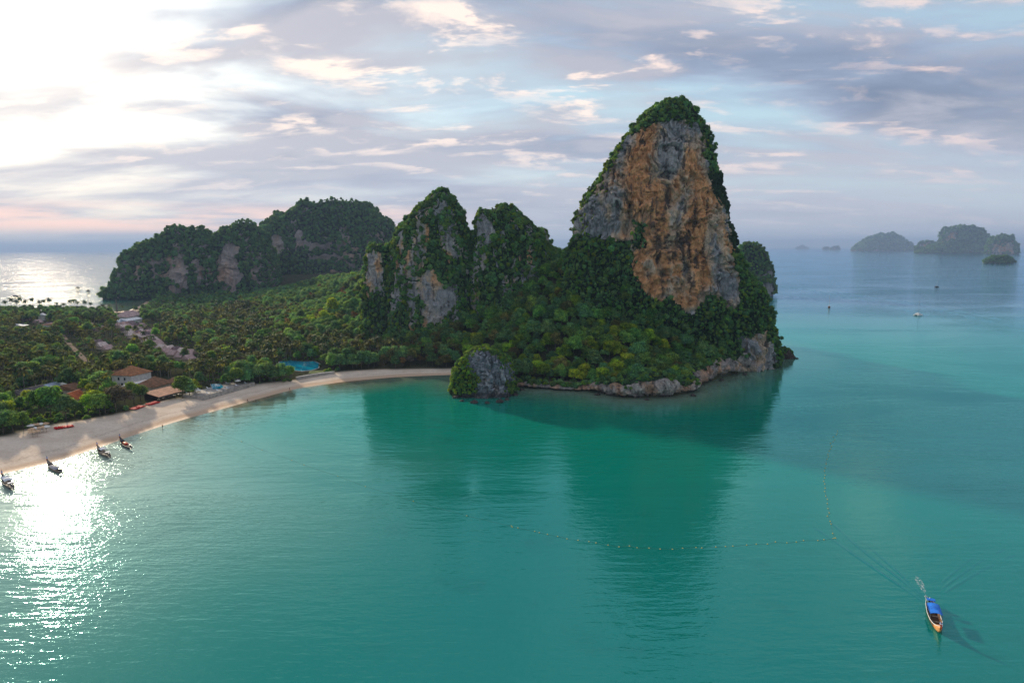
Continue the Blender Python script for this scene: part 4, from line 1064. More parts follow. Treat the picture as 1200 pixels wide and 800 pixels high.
def undergrowth():
    rs = np.random.default_rng(31); out = []
    for _ in range(2600):
        px, py = rs.uniform(0, 400), rs.uniform(372, 506)
        g = ground(px, py, 2.2); vl = np.interp(px, VEG_X, VEG_Y)
        if py > vl - 2: continue
        if any(c[0] - 1 < px < c[2] + 1 and c[1] + 3 < py < c[3] + 4 for c in CLEAR[:1] + CLEAR[2:5]): continue
        k, v = pick(rs, dict(shrub=.45, shrub_mid=.4, shrub_lime=.15))
        out.append((g[0], g[1], float(land_z(np.array([g[0]]), np.array([g[1]]))[0]) - .2, k, v, (0, 0, rs.uniform(0, 6)), rs.uniform(.4, .9)))
    Q = FOOT['Q']; nr = FOOT['nrm']
    foot = []
    for i in range(0, len(Q)):
        for _ in range(2):
            j = int(rs.integers(26, 41)); p = Q[i, j]
            if j < 32 and rs.uniform() < .72: continue
            k, v = pick(rs, dict(shrub=.5, shrub_mid=.38, shrub_lime=.12)); s_ = rs.uniform(.45, 1.1)
            foot.append((p[0], p[1], p[2] - .5, k, v, (rs.uniform(-.3, .3), rs.uniform(-.3, .3), rs.uniform(0, 6)), s_))
    scatter('undergrowth', 'low green bushes between the houses and trees behind the beach', out)
    scatter('cliff_edge_shrubs', 'shrubs spilling over the top of the low sea cliff', foot)
undergrowth()

# ------------------------------------------------------------------ shrubs, creepers and trees on the rock masses
def dress(rk, spacing, weights, smin, smax, thr=.5, name='cliff_vegetation', back=False, maxn=9000, only=None, vines=0.0):
    rs = np.random.default_rng(len(rk['name']) + int(rk['V'][0, 0]) % 97)
    V, N, veg = rk['V'], rk['N'], rk['veg']
    n2 = fbm(V, 1 / (9. * rk['amp']), 3) * 1.8
    ok = (veg + (.35 if thr < .6 else .75) * n2 > thr) & (V[:, 2] > 2.0)
    if not back: ok &= (N[:, 1] < .55) | (N[:, 2] > .3)
    ii = np.nonzero(ok)[0]; rs.shuffle(ii)
    used = {}; out = []
    for i in ii:
        x, y, z = V[i]
        key = (int(x // spacing), int(y // spacing), int(z // spacing))
        if key in used: continue
        used[key] = 1
        if only is not None and not only(rk['vx'][i], rk['vy'][i]): continue
        n = N[i]; steep = 1 - max(n[2], 0)
        tilt = Vector((n[0] * .75, n[1] * .75, max(.45, n[2]) + .1)).normalized()
        q = Vector((0, 0, 1)).rotation_difference(tilt); e = (q.to_matrix() @ Matrix.Rotation(rs.uniform(0, 6.28), 3, 'Z')).to_euler()
        kind, var = pick(rs, weights(rk['vx'][i], rk['vy'][i], n, n2[i]))
        s = smin + (smax - smin) * rs.uniform() ** 1.7
        if rs.uniform() < .06: s *= 1.6
        if vines and n[2] < .35 and rs.uniform() < vines:
            sw = s * rs.uniform(.40, .65)
            out.append((x - n[0] * .25 * sw, y - n[1] * .25 * sw, z - 3.2 * s, kind, var, (rs.uniform(-.06, .06), rs.uniform(-.06, .06), rs.uniform(0, 6.28)), sw, rs.uniform(2.6, 4.2)))
        else:
            out.append((x - n[0] * .5 * s, y - n[1] * .5 * s, z - .4 * s, kind, var, tuple(e), s))
        if len(out) >= maxn: break
    scatter(name, 'shrubs and creepers growing on the ' + rk['label'].split(' with ')[0].split(' rising')[0].split(' dropping')[0], out)
RK = list(ROCKS.values())
def w_tower(x, y, n, k):
    if x < 742 and y < 300: return dict(shrub=.25, shrub_mid=.35, shrub_lime=.4 if y < 262 else .1)  # lime shrubs put the sunlit left rim into the foliage colour
    if x > 845 and y < 400: return dict(shrub=.55, shrub_mid=.4, shrub_lime=.05)
    return dict(shrub=.6, shrub_mid=.32, shrub_lime=.08)
def w_peak(x, y, n, k):
    if n[0] < -.55 and k > 0: return dict(shrub=.3, shrub_mid=.4, shrub_lime=.3)  # lighter shrubs on left-facing rock imitate the sunlit side
    return dict(shrub=.68, shrub_mid=.27, shrub_lime=.05)
dress(RK[0], 2.1, w_tower, .35, 1.1, .55, 'tower_vegetation', vines=.25, only=lambda x, y: not (x > 824 and 205 < y < 298))
for r_ in RK[1:5]: dress(r_, 2.3, w_peak, .4, 1.35, .66, 'peak_vegetation', vines=.45)
for r_ in RK[5:8]: dress(r_, 5.0, lambda x, y, n, k: dict(dark=1.0), .4, .85, .55, 'hill_forest', maxn=14000)
dress(RK[8], 4.0, lambda x, y, n, k: dict(dark=.6, mid=.4), .35, .65, .42, 'stack_vegetation')
dress(RK[9], 1.35, lambda x, y, n, k: dict(shrub_lime=.6, shrub_mid=.4) if x < 572 else dict(shrub_mid=.7, shrub_lime=.3), .30, .7, .42, 'islet_shrubs')  # lime on the left half colours in the islet's sunlit side
dress(RK[10], 1.5, lambda x, y, n, k: dict(shrub_mid=1), .25, .45, .5, 'rock_shrubs')
for r_ in RK[11:18]: dress(r_, 2.4 * r_['amp'], lambda x, y, n, k: dict(dark=1), .28 * r_['amp'], .55 * r_['amp'], .5, 'island_forest', maxn=2500)

# ------------------------------------------------------------------ buildings
TANG = math.atan2(*(ground(300, 468)[:2] - ground(120, 523)[:2])[::-1])      # direction of the beach
def roof_mesh(mb, w, d, z0, h, hip, ov=.6, th=.18):
    W, D = w / 2 + ov, d / 2 + ov; r = max(W - hip, .05)
    for dz in (0,):
        V = [(-W, -D, z0), (W, -D, z0), (W, D, z0), (-W, D, z0), (-r, 0, z0 + h), (r, 0, z0 + h),
             (-W, -D, z0 - th), (W, -D, z0 - th), (W, D, z0 - th), (-W, D, z0 - th)]
        mb.add(V, [(0, 1, 5, 4), (1, 2, 5), (2, 3, 4, 5), (3, 0, 4), (6, 9, 8, 7), (0, 6, 7, 1), (1, 7, 8, 2), (2, 8, 9, 3), (3, 9, 6, 0)])
    return mb
def house(name, label, cat, px, py, zr, w, d, hw, hr, hip, roofm, wallm, rot=0.0, group=None, detail=True, two=False):
    """px,py: photo position of the middle of the roof at height zr"""
    g = ground(px, py, zr); zb = 2.0
    o = thing(name, label, cat, (g[0], g[1], zb), TANG + rot, group)
    MB().box((0, 0, hw / 2 - .5), (w, d, hw + 1)).build('wall', M[wallm], o)
    rf = roof_mesh(MB(), w, d, hw + .05, hr, hip).build('roof', M[roofm], o)
    if detail:
        mb = MB(); r = max(w / 2 + .6 - hip, .05); mb.box((0, 0, hw + hr + .08), (2 * r + .3, .35, .16)); mb.build('ridge', M[roofm], rf)
        n = max(2, int(w / 3.0))
        for k in range(n):
            x = -w / 2 + (k + .5) * w / n
            for s_ in (-1, 1):
                if k == n // 2 and s_ == -1:
                    MB().box((x, s_ * (d / 2 + .03), 1.05), (1.0, .1, 2.1)).build('door', M['door'], o)
                else:
                    wn = MB().box((x, s_ * (d / 2 + .03), 1.5), (1.1, .08, 1.2)).build('window', M['glass'], o)
                    MB().box((x, s_ * (d / 2 + .06), .85), (1.3, .14, .1)).build('sill', M['white_paint'], wn)
        for s_ in (-1, 1):
            wn = MB().box((s_ * (w / 2 + .03), 0, 1.5), (.08, 1.2, 1.2)).build('window', M['glass'], o)
            if two: MB().box((s_ * (w / 2 + .03), -1.8, 4.2), (.08, 1.0, 1.4)).build('window', M['glass'], o); MB().box((s_ * (w / 2 + .03), 1.8, 4.2), (.08, 1.0, 1.4)).build('window', M['glass'], o)
    return o
house('restaurant_house', 'white two-storey house with a tan hipped tile roof behind the restaurant', 'house', 154, 437, 8.0, 13, 12, 6.0, 3.6, 6.0, 'roof_tan', 'white_wall', .1, two=True)
house('restaurant_house', 'low house with a broad brown hipped roof next to the beach restaurant', 'house', 181, 450, 5.5, 13, 11, 3.6, 3.4, 6.0, 'roof_brown', 'cream', .05)
house('annex_house', 'small brown-roofed annex half hidden behind the broad brown roof', 'house', 203, 449, 4.5, 7, 7, 3.0, 2.2, 3.5, 'roof_brown', 'cream', .05)
house('annex_house', 'long low annex with a whitish sheet roof beside the two-storey house', 'house', 163, 452, 4.4, 17, 6, 3.2, 1.2, .3, 'white_canvas', 'white_wall', .02)
house('annex_house', 'brown gabled annex tucked against the two-storey house', 'house', 138, 440, 4.5, 8, 7, 3.0, 2.4, .4, 'roof_brown', 'dark_wood', .2)
house('beach_house', 'dark grey sheet-roofed house among palms behind the beach', 'house', 34, 461, 4.5, 15, 9, 3.0, 2.2, .5, 'roof_grey', 'cream', .15)
house('beach_house', 'house with a pale blue metal roof between grey and brown roofs', 'house', 57, 455, 4.5, 12, 10, 3.2, 1.6, .4, 'roof_blue', 'white_wall', .25)
house('beach_house', 'long brown-roofed house beyond the orange gabled house', 'house', 80, 456.5, 4.5, 7, 15, 3.2, 2.0, .3, 'roof_brown', 'cream', .15)
house('beach_house', 'small house with a bright orange gabled tile roof behind the trees', 'house', 87, 468, 4.2, 8, 7, 3.0, 2.8, .3, 'roof_orange', 'white_wall', .35)
house('beach_hut', 'little white flat-roofed hut under trees at the sand edge', 'hut', 95, 480, 3.0, 4, 4, 2.4, .5, .3, 'white_canvas', 'white_wall', .1)
house('shore_hall', 'pink-roofed hall standing on the far shore by the inlet', 'building', 151, 370, 6.0, 26, 14, 4.0, 5.0, 7.0, 'roof_pink', 'white_wall', .3)
house('shore_hall', 'low hall with a pale sheet roof by the far shore hall', 'building', 152, 376, 4.0, 24, 10, 3.0, 1.6, .4, 'roof_blue', 'white_wall', .3, detail=False)
house('shore_hall', 'blue-roofed shed next to the slender mast tower', 'building', 139, 377.5, 4.0, 14, 9, 3.0, 1.6, .4, 'roof_blue', 'white_wall', .3, detail=False)
house('white_house', 'small bright white house in the trees near the far shore', 'house', 49.5, 370.5, 7, 5, 5, 6.0, 2.0, .4, 'white_canvas', 'white_wall', .6, detail=False)
house('long_house', 'long tan-roofed house in the palms short of the far shore', 'house', 71, 380, 5, 10, 26, 3.2, 2.2, .4, 'roof_salmon', 'white_wall', .5, detail=False)
house('long_house', 'low cream house beside the palms near the far shore', 'house', 14, 382.5, 4.5, 8, 22, 3.2, 1.6, .4, 'white_canvas', 'cream', .5, detail=False)
# open restaurant terrace on posts
g = ground(193, 460, 4.4)
tr = thing('restaurant_terrace', 'open beach restaurant terrace under a salmon sheet roof', 'restaurant', (g[0], g[1], 1.8), TANG)
W_, D_ = 15.5, 9.0
MB().add([(-W_ / 2, -D_ / 2, 2.5), (W_ / 2, -D_ / 2, 2.5), (W_ / 2, D_ / 2, 4.0), (-W_ / 2, D_ / 2, 4.0), (-W_ / 2, -D_ / 2, 2.36), (W_ / 2, -D_ / 2, 2.36), (W_ / 2, D_ / 2, 3.86), (-W_ / 2, D_ / 2, 3.86)],
         [(0, 1, 2, 3), (7, 6, 5, 4), (0, 4, 5, 1), (1, 5, 6, 2), (2, 6, 7, 3), (3, 7, 4, 0)]).build('roof', M['roof_salmon'], tr)
MB().box((0, 0, -.3), (W_, D_, 1.0)).build('floor', M['dark_wood'], tr)
MB().box((0, D_ / 2 - .3, 1.6), (W_ - .6, .2, 3.4)).build('wall', M['dark_wood'], tr)
for k in range(6):
    MB().box((-W_ / 2 + .4 + k * (W_ - .8) / 5, -D_ / 2 + .3, 1.3), (.18, .18, 2.2)).build('post', M['dark_wood'], tr)
MB().box((0, -D_ / 2 + .15, 2.15), (W_, .12, .22)).build('beam', M['pipe'], tr)
MB().box((0, -D_ / 2 - .02, 1.15), (W_, .08, .14)).build('railing', M['grey_wood'], tr)
for k in range(5):
    x = -6 + k * 3
    tb = thing('restaurant_table', 'dark restaurant table on the beach restaurant terrace', 'table', (g[0], g[1], 2.0), TANG, 'tables on the restaurant terrace')
    off = Matrix.Rotation(TANG, 3, 'Z') @ Vector((x, -2.2, 0)); tb.location = (g[0] + off.x, g[1] + off.y, 2.0)
    MB().box((0, 0, .74), (1.3, .8, .06)).build('table_top', M['white_paint'] if k % 2 else M['wood'], tb); MB().box((0, 0, .36), (.12, .12, .70)).build('leg', M['dark_wood'], tb)

# bungalows: one prototype, copied
def bungalow_parts(w, d):
    a = MB().box((0, 0, 1.0), (w, d, 3.0)).mesh('wall', M['cream'])
    b = roof_mesh(MB(), w, d, 2.55, 2.6, .25, .7).mesh('roof', M['roof_pink'])
    b2 = b.copy(); b2.materials[0] = M['roof_mauve']
    b3 = b.copy(); b3.materials[0] = M['roof_pale']
    c = MB().box((0, -d / 2 - .04, 1.3), (.9, .1, 2.0)).mesh('door', M['door'])
    return a, b, b2, c, b3
BW = bungalow_parts(5.0, 5.2)
rs = np.random.default_rng(5)
spots = []
for (x0, y0, x1, y1, n) in [(140, 380.5, 163, 398, 7), (146, 379.5, 172, 399.5, 8), (153, 379, 178, 400, 8), (160, 382, 184, 402, 7), (166, 381.5, 175, 389, 3), (101, 380.5, 117, 384.5, 5), (104, 383.5, 116, 386.5, 3),
                            (190, 407, 224, 413, 5), (194, 412, 221, 420, 4), (113, 401, 126, 408, 3), (30, 374, 58, 381, 3)]:
    for k in range(n):
        t = k / max(1, n - 1); spots.append((x0 + (x1 - x0) * t + rs.uniform(-.6, .6), y0 + (y1 - y0) * t + rs.uniform(-.3, .3)))
for i, (px, py) in enumerate(spots):
    g = ground(px, py, 4.5); tone = rs.choice(3, p=[.4, .3, .3])
    if px < 135 or py > 404: wh = ' among the palms'
    else: wh = ' in rows near the inlet'
    c_ = ('pinkish', 'mauve', 'pale cream-pink')[tone]
    o = thing('bungalow', 'resort bungalow with a steep ' + c_ + ' gabled roof' + wh, 'bungalow', (g[0], g[1], 1.8), TANG + rs.choice([0, math.pi / 2]) + rs.uniform(-.1, .1), c_ + ' bungalows' + wh)
    link('wall', BW[0], o); link('roof', BW[(1, 2, 4)[tone]], o); link('door', BW[3], o)

# far-shore mast
g = ground(137.2, 364.5, 2.5)
mt_ = thing('mast_tower', 'slender dark mast tower beside the far shore hall', 'tower', (g[0], g[1], 1.5))
MB().tube([(0, 0, 0), (0, 0, 13.5)], [.9, .6], 8).build('shaft', M['grey_wood'], mt_)
MB().lathe([(.9, 11.6), (1.0, 11.7), (1.0, 12.4), (.9, 12.5)], 8).build('platform', M['engine'], mt_)
MB().tube([(0, 0, 13.4), (0, 0, 16)], .12, 5).build('aerial', M['engine'], mt_)

# paths
def ribbon(name, label, pix, w, z, mat, kind='structure'):
    P = np.array([ground(px, py, z) for px, py in pix])[:, :2]
    L = np.concatenate([[0], np.cumsum(np.linalg.norm(np.diff(P, axis=0), axis=1))]); n = max(3, int(L[-1] / 3))
    s = np.linspace(0, L[-1], n); C = np.stack([np.interp(s, L, P[:, 0]), np.interp(s, L, P[:, 1])], 1)
    t = np.gradient(C, axis=0); t /= np.linalg.norm(t, axis=1)[:, None]; nn = np.stack([-t[:, 1], t[:, 0]], 1)
    V = []; Fq = []
    for i in range(n):
        for s_ in (-1, 1):
            q = C[i] + nn[i] * w / 2 * s_; V.append((q[0], q[1], float(land_z(np.array([q[0]]), np.array([q[1]]))[0]) + .12))
    for i in range(n - 1): Fq.append((2 * i, 2 * i + 2, 2 * i + 3, 2 * i + 1))
    o = link(name, mk_mesh(name, V, Fq, [mat], None, True)); tag(o, label, kind=kind)
ribbon('path', 'pale sandy path running inland between the palms', [(72, 391), (78, 398), (84, 405), (90, 411), (97, 418), (105, 427)], 3.2, 2.6, M['path'])

# pools
def pool_mat():
    mt, T, out = new_mat('pool_water')
    p = T.new('ShaderNodeTexCoord').outputs['Object']
    c = T.mix(T.noise(p, .3, 3, .5), (.0, .22, .36), (.0, .32, .44))
    bsdf(T, out, c, .05, 0, .5, bump(T, T.noise(p, 1.5, 2, .5), .02, .6), 1.333); return mt
M['pool'] = pool_mat()
def slab(name, pts, z0, z1, mat, parent=None):
    n = len(pts); V = [(p[0], p[1], z1) for p in pts] + [(p[0], p[1], z0) for p in pts]
    Fs = [tuple(range(n)), tuple(range(2 * n - 1, n - 1, -1))] + [(i, i + n, (i + 1) % n + n, (i + 1) % n) for i in range(n)]
    return link(name, mk_mesh(name, V, Fs, [mat], None, False), parent)
def pool(name, label, pix, z, grow=1.6):
    P = [ground(px, py, z)[:2] for px, py in pix]
    if sum(P[i][0] * P[(i + 1) % len(P)][1] - P[(i + 1) % len(P)][0] * P[i][1] for i in range(len(P))) < 0: P = P[::-1]
    c = np.mean(P, axis=0); o = thing(name, label, 'pool', (c[0], c[1], z))
    L = [p - c for p in P]
    out = [l * (1 + grow / max(2, np.linalg.norm(l))) for l in L]
    slab('deck', out, -1.5, -.02, M['concrete'], o); slab('water', L, -.5, .03, M['pool'], o)
    return o
pool('swimming_pool', 'large turquoise lagoon-shaped swimming pool behind the beach trees', [(327, 424), (334, 422), (345, 422.5), (356, 423.5), (368, 423), (374, 426), (373, 431), (365, 433.5), (354, 434.5), (347, 434), (338, 432), (329, 429)], 2.35, .7)
g0 = ground(257, 455, 3.0)
dk = thing('pool_terrace', 'raised stone terrace with retaining wall around the small pool', 'terrace', (g0[0], g0[1], 3.0), TANG)
MB().box((0, 0, -1.0), (34, 12, 2.0)).build('deck', M['concrete'], dk)
MB().box((0, -6.3, -.9), (34.6, .5, 2.3)).build('retaining_wall', M['concrete'], dk)
MB().box((0, -5.95, .55), (34, .1, .1)).build('railing', M['grey_wood'], dk)
for k in range(9): MB().box((-16 + 4 * k, -5.95, .25), (.12, .12, .5)).build('railing_post', M['grey_wood'], dk)
pool('swimming_pool', 'small teal swimming pool on the stone terrace above the beach', [(247, 450), (258, 449.5), (262, 453), (258, 455.5), (249, 456)], 3.12, .8)
def loc_on(dk_, x, y): 
    v = Matrix.Rotation(dk_.rotation_euler.z, 3, 'Z') @ Vector((x, y, 0)); return (dk_.location.x + v.x, dk_.location.y + v.y)
def umbrella(name, label, x, y, z, mat, group, s=1.0, rot=0):
    o = thing(name, label, 'umbrella', (x, y, z), rot, group, (s, s, s))
    MB().tube([(0, 0, -.3), (0, 0, 2.5)], .05, 6).build('pole', M['wood'], o)
    mb = MB(); n = 8; V = [(0, 0, 2.75)]
    for k in range(n): a = 2 * math.pi * k / n; V.append((1.5 * math.cos(a), 1.5 * math.sin(a), 2.15))
    for k in range(n): a = 2 * math.pi * k / n; V.append((1.5 * math.cos(a), 1.5 * math.sin(a), 2.0))
    V.append((0, 0, 2.6))
    Fs = [(0, 1 + k, 1 + (k + 1) % n) for k in range(n)] + [(1 + k, 1 + n + k, 1 + n + (k + 1) % n, 1 + (k + 1) % n) for k in range(n)] + [(2 * n + 1, 1 + n + (k + 1) % n, 1 + n + k) for k in range(n)]
    mb.add(V, Fs).build('canopy', M[mat], o)
    return o
def lounger(x, y, z, rot, label, group):
    o = thing('sun_lounger', label, 'sun lounger', (x, y, z), rot, group)
    MB().box((0, -.25, .32), (.7, 1.4, .1)).build('seat', M['white_canvas'], o)
    MB().add([(-.35, .45, .28), (.35, .45, .28), (.35, 1.05, .75), (-.35, 1.05, .75), (-.35, .45, .38), (.35, .45, .38), (.35, 1.0, .85), (-.35, 1.0, .85)], [(0, 3, 2, 1), (4, 5, 6, 7), (0, 1, 5, 4), (1, 2, 6, 5), (2, 3, 7, 6), (3, 0, 4, 7)]).build('backrest', M['white_canvas'], o)
    for a in (-.3, .3):
        for b in (-.85, .4): MB().box((a, b, .13), (.06, .06, .28)).build('leg', M['grey_wood'], o)
for k in range(10):
    x, y = loc_on(dk, -15 + k * 3.2, -4.4 if k % 2 else 4.6); lounger(x, y, 3.0, TANG + .1, 'white sun lounger on the stone terrace by the small pool', 'loungers by the small pool')
for k, (a, b) in enumerate([(-14.5, -1), (-12, 3), (10, -2.5), (13.5, 1), (15, -3.5)]):
    x, y = loc_on(dk, a, b); umbrella('pool_umbrella', 'white parasol standing on the stone terrace by the small pool', x, y, 3.0, 'umb_white', 'white parasols by the small pool')
# tan umbrellas with tables at the sand edge
rs = np.random.default_rng(8)
for k, (px, py) in enumerate([(36, 498), (40, 497), (44, 496.5), (48, 496), (53, 495.5), (37, 502), (41, 501), (45.5, 500.5), (50, 499.5), (54, 499), (43, 504), (38, 505)]):
    g = ground(px, py, 4.2); umbrella('beach_umbrella', 'faded tan beach umbrella in the cluster at the sand edge', g[0], g[1], float(land_z(np.array([g[0]]), np.array([g[1]]))[0]), 'umb_tan' if k % 3 else 'umb_white', 'umbrella cluster at the sand edge', .95, rs.uniform(0, 1))
# low wall and lawn before the big pool
ribbon('lawn', 'strip of green lawn in front of the large pool', [(362, 434.6), (370, 434.3), (380, 433.6)], 6, 2.6, M['lawn'])
def low_wall(pix, h, label):
    P = [ground(px, py, 1.8) for px, py in pix]; o = thing('garden_wall', label, 'wall', (P[0][0], P[0][1], 1.0))
    for a, b in zip(P[:-1], P[1:]):
        c = (a + b) / 2 - P[0]; L = np.linalg.norm((b - a)[:2]); an = math.atan2(b[1] - a[1], b[0] - a[0])
        MB().box((c[0], c[1], h / 2), (L, .5, h), an).build('wall_panel', M['concrete'], o)
        MB().box((c[0], c[1], h + .06), (L + .1, .7, .12), an).build('coping', M['white_wall'], o)
low_wall([(347, 443.5), (358, 441.5), (369, 439.7), (380, 438.2), (392, 436.8)], 1.6, 'low pale garden wall along the sand before the large pool')

# kayaks in rows
def kayak_mesh():
    V = []; Fq = []; n = 11
    for i in range(n):
        u = i / (n - 1) * 2 - 1; b = .38 * (1 - abs(u) ** 2.6) + .02; zc = .12 + .16 * u * u
        V += [(u * 1.9, -b, zc + .16), (u * 1.9, -b * .55, zc + .24), (u * 1.9, b * .55, zc + .24), (u * 1.9, b, zc + .16), (u * 1.9, b * .6, zc - .06), (u * 1.9, -b * .6, zc - .06)]
    for i in range(n - 1):
        for k in range(6): Fq.append((i * 6 + k, (i + 1) * 6 + k, (i + 1) * 6 + (k + 1) % 6, i * 6 + (k + 1) % 6))
    Fq += [tuple(range(6)), tuple((n - 1) * 6 + 5 - k for k in range(6))]
    return mk_mesh('hull', V, Fq, [M['red_plastic']], None, True)
KM = kayak_mesh(); KS = MB().lathe([(.22, .25), (.24, .33), (.18, .34)], 8).mesh('cockpit', M['engine'])
def kayaks(pa, pb, n, where):
    A, B = ground(*pa, 1.8), ground(*pb, 1.8); an = math.atan2(B[1] - A[1], B[0] - A[0])
    for k in range(n):
        c = A + (B - A) * k / (n - 1); zz = float(land_z(np.array([c[0]]), np.array([c[1]]))[0])
        o = thing('kayak', 'red plastic kayak lying beside others ' + where, 'kayak', (c[0], c[1], zz + .02), an + math.pi / 2 + random.uniform(-.12, .12), 'red kayaks ' + where)
        link('hull', KM, o); link('cockpit', KS, o)
kayaks((65, 503), (85, 499.5), 15, 'on the sand by the umbrella cluster'); kayaks((174, 475), (184.5, 472), 11, 'in front of the restaurant terrace'); kayaks((156, 480), (167, 476.5), 11, 'on the sand short of the restaurant terrace')

# ------------------------------------------------------------------ people
def person_mesh(pose, top, legs):
    J = dict(pelvis=(0, 0, .92), waist=(0, .01, 1.10), chest=(0, .0, 1.32), neck=(0, .01, 1.49), head=(0, -.02, 1.60), crown=(0, -.01, 1.74),
             ls=(-.19, 0, 1.41), le=(-.25, .03, 1.14), lw=(-.27, -.06, .90), lh=(-.27, -.09, .80), rs=(.19, 0, 1.41), re=(.25, .03, 1.14), rw=(.27, -.06, .90), rh=(.27, -.09, .80),
             lp=(-.10, 0, .86), lk=(-.11, -.02, .48), la=(-.11, .02, .09), lt=(-.12, -.15, .03), rp=(.10, 0, .86), rk=(.11, -.02, .48), ra=(.11, .02, .09), rt=(.12, -.15, .03))
    if pose == 'walk':
        J.update(lk=(-.11, -.16, .50), la=(-.11, -.24, .10), lt=(-.12, -.42, .05), rk=(.11, .06, .48), ra=(.11, .30, .14), rt=(.12, .18, .04), le=(-.25, .14, 1.16), lw=(-.26, .16, .92), lh=(-.26, .15, .83), re=(.25, -.10, 1.16), rw=(.26, -.26, .98), rh=(.26, -.32, .92))
    if pose == 'sit':
        J.update(lk=(-.13, -.42, .90), la=(-.13, -.40, .48), lt=(-.13, -.56, .43), rk=(.13, -.42, .90), ra=(.13, -.40, .48), rt=(.13, -.56, .43), re=(.27, .05, 1.16), rw=(.25, .26, 1.12), rh=(.24, .34, 1.12), lw=(-.22, -.26, .98), lh=(-.20, -.36, .96))
    E = [('pelvis', 'waist'), ('waist', 'chest'), ('chest', 'neck'), ('neck', 'head'), ('head', 'crown'), ('chest', 'ls'), ('ls', 'le'), ('le', 'lw'), ('lw', 'lh'), ('chest', 'rs'), ('rs', 're'), ('re', 'rw'), ('rw', 'rh'),
         ('pelvis', 'lp'), ('lp', 'lk'), ('lk', 'la'), ('la', 'lt'), ('pelvis', 'rp'), ('rp', 'rk'), ('rk', 'ra'), ('ra', 'rt')]
    Rr = dict(pelvis=.14, waist=.125, chest=.15, neck=.058, head=.095, crown=.07, ls=.062, le=.046, lw=.034, lh=.042, rs=.062, re=.046, rw=.034, rh=.042, lp=.09, lk=.062, la=.045, lt=.036, rp=.09, rk=.062, ra=.045, rt=.036)
    ks = list(J); me = bpy.data.meshes.new('body'); me.from_pydata([J[k] for k in ks], [(ks.index(a), ks.index(b)) for a, b in E], [])
    ob = bpy.data.objects.new('body', me); COL.objects.link(ob)
    ob.modifiers.new('skin', 'SKIN'); me.skin_vertices if False else None
    for i, k in enumerate(ks): me.skin_vertices[0].data[i].radius = (Rr[k], Rr[k] * (.8 if k in ('pelvis', 'waist', 'chest') else 1)) if me.skin_vertices else (Rr[k], Rr[k])
    me.skin_vertices[0].data[0].use_root = True
    sb = ob.modifiers.new('sub', 'SUBSURF'); sb.levels = 1; sb.render_levels = 1
    dg = bpy.context.evaluated_depsgraph_get(); out = bpy.data.meshes.new_from_object(ob.evaluated_get(dg)); bpy.data.objects.remove(ob)
    for mt in (M['skin'], M[top], M[legs], M['cloth_dark']): 
        out.materials.append(mt)
    for p in out.polygons:
        z, x = p.center.z, abs(p.center.x)
        p.material_index = 3 if z > 1.66 else 1 if (1.0 < z < 1.46 and x < .24) else 2 if .55 < z <= 1.0 and x < .22 else 0
        p.use_smooth = True
    return out
def person(px, py, pose, top, legs, rot, label, z=None, loc=None):
    me = person_mesh(pose, top, legs); g = ground(px, py) if loc is None else loc
    zz = float(land_z(np.array([g[0]]), np.array([g[1]]))[0]) if z is None else z
    o = link('person', me, None, (g[0], g[1], max(zz, -.25) if z is None else z), (0, 0, rot)); tag(o, label, 'person')
    return o
person(190.5, 501.5, 'stand', 'cloth_red', 'cloth_dark', .4, 'person in rust-coloured clothes standing at the waterline')
person(300, 471, 'walk', 'cloth_dark', 'cloth_dark', -.8, 'person in dark clothes walking along the beach beside the wet sand')
person(339.5, 457.5, 'walk', 'cloth_dark', 'cloth_red', 2.0, 'person in dark top and rust shorts walking far along the beach')
o = person(290, 470.5, 'sit', 'cloth_red', 'cloth_dark', 1.0, 'person sitting low on the wet sand near the dark-clothed walker')
o.location.z -= .42

# ------------------------------------------------------------------ boats
def hull_meshes(L, hullm):
    n = 25; us = np.linspace(0, 1, n); pts = []
    be = np.interp(us, [0, .12, .4, .65, .85, .95, 1], [.50, .80, 1.05, .98, .58, .24, .06])
    sh = np.interp(us, [0, .2, .5, .75, .9, 1], [.85, .68, .62, .78, 1.25, 1.9]); ke = np.interp(us, [0, .15, .5, .8, .93, 1], [-.12, -.28, -.32, -.22, .15, 1.0])
    V = []; Fq = []; m_ = 9
    for layer, (sc, up) in enumerate(((1.0, 0.0), (.90, .12))):
        for i, u in enumerate(us):
            for k in range(m_):
                a = math.pi * k / (m_ - 1); y = math.cos(a); yy = np.sign(y) * abs(y) ** .7
                z = sh[i] - (sh[i] - ke[i] - up) * math.sin(a) ** .8
                V.append((u * L - L / 2, yy * be[i] * sc, z))
    o2 = n * m_
    for i in range(n - 1):
        for k in range(m_ - 1):
            a, b, c, d = i * m_ + k, i * m_ + k + 1, (i + 1) * m_ + k + 1, (i + 1) * m_ + k
            Fq.append((a, b, c, d)); Fq.append((o2 + a, o2 + d, o2 + c, o2 + b))
        for k in (0, m_ - 1):
            a, b = i * m_ + k, (i + 1) * m_ + k
            Fq.append((a, b, o2 + b, o2 + a) if k == 0 else (b, a, o2 + a, o2 + b))
    for k in range(m_ - 1):
        for i in (0, n - 1):
            a, b = i * m_ + k, i * m_ + k + 1
            Fq.append((a, o2 + a, o2 + b, b) if i == 0 else (b, o2 + b, o2 + a, a))
    return V, Fq, us, be, sh
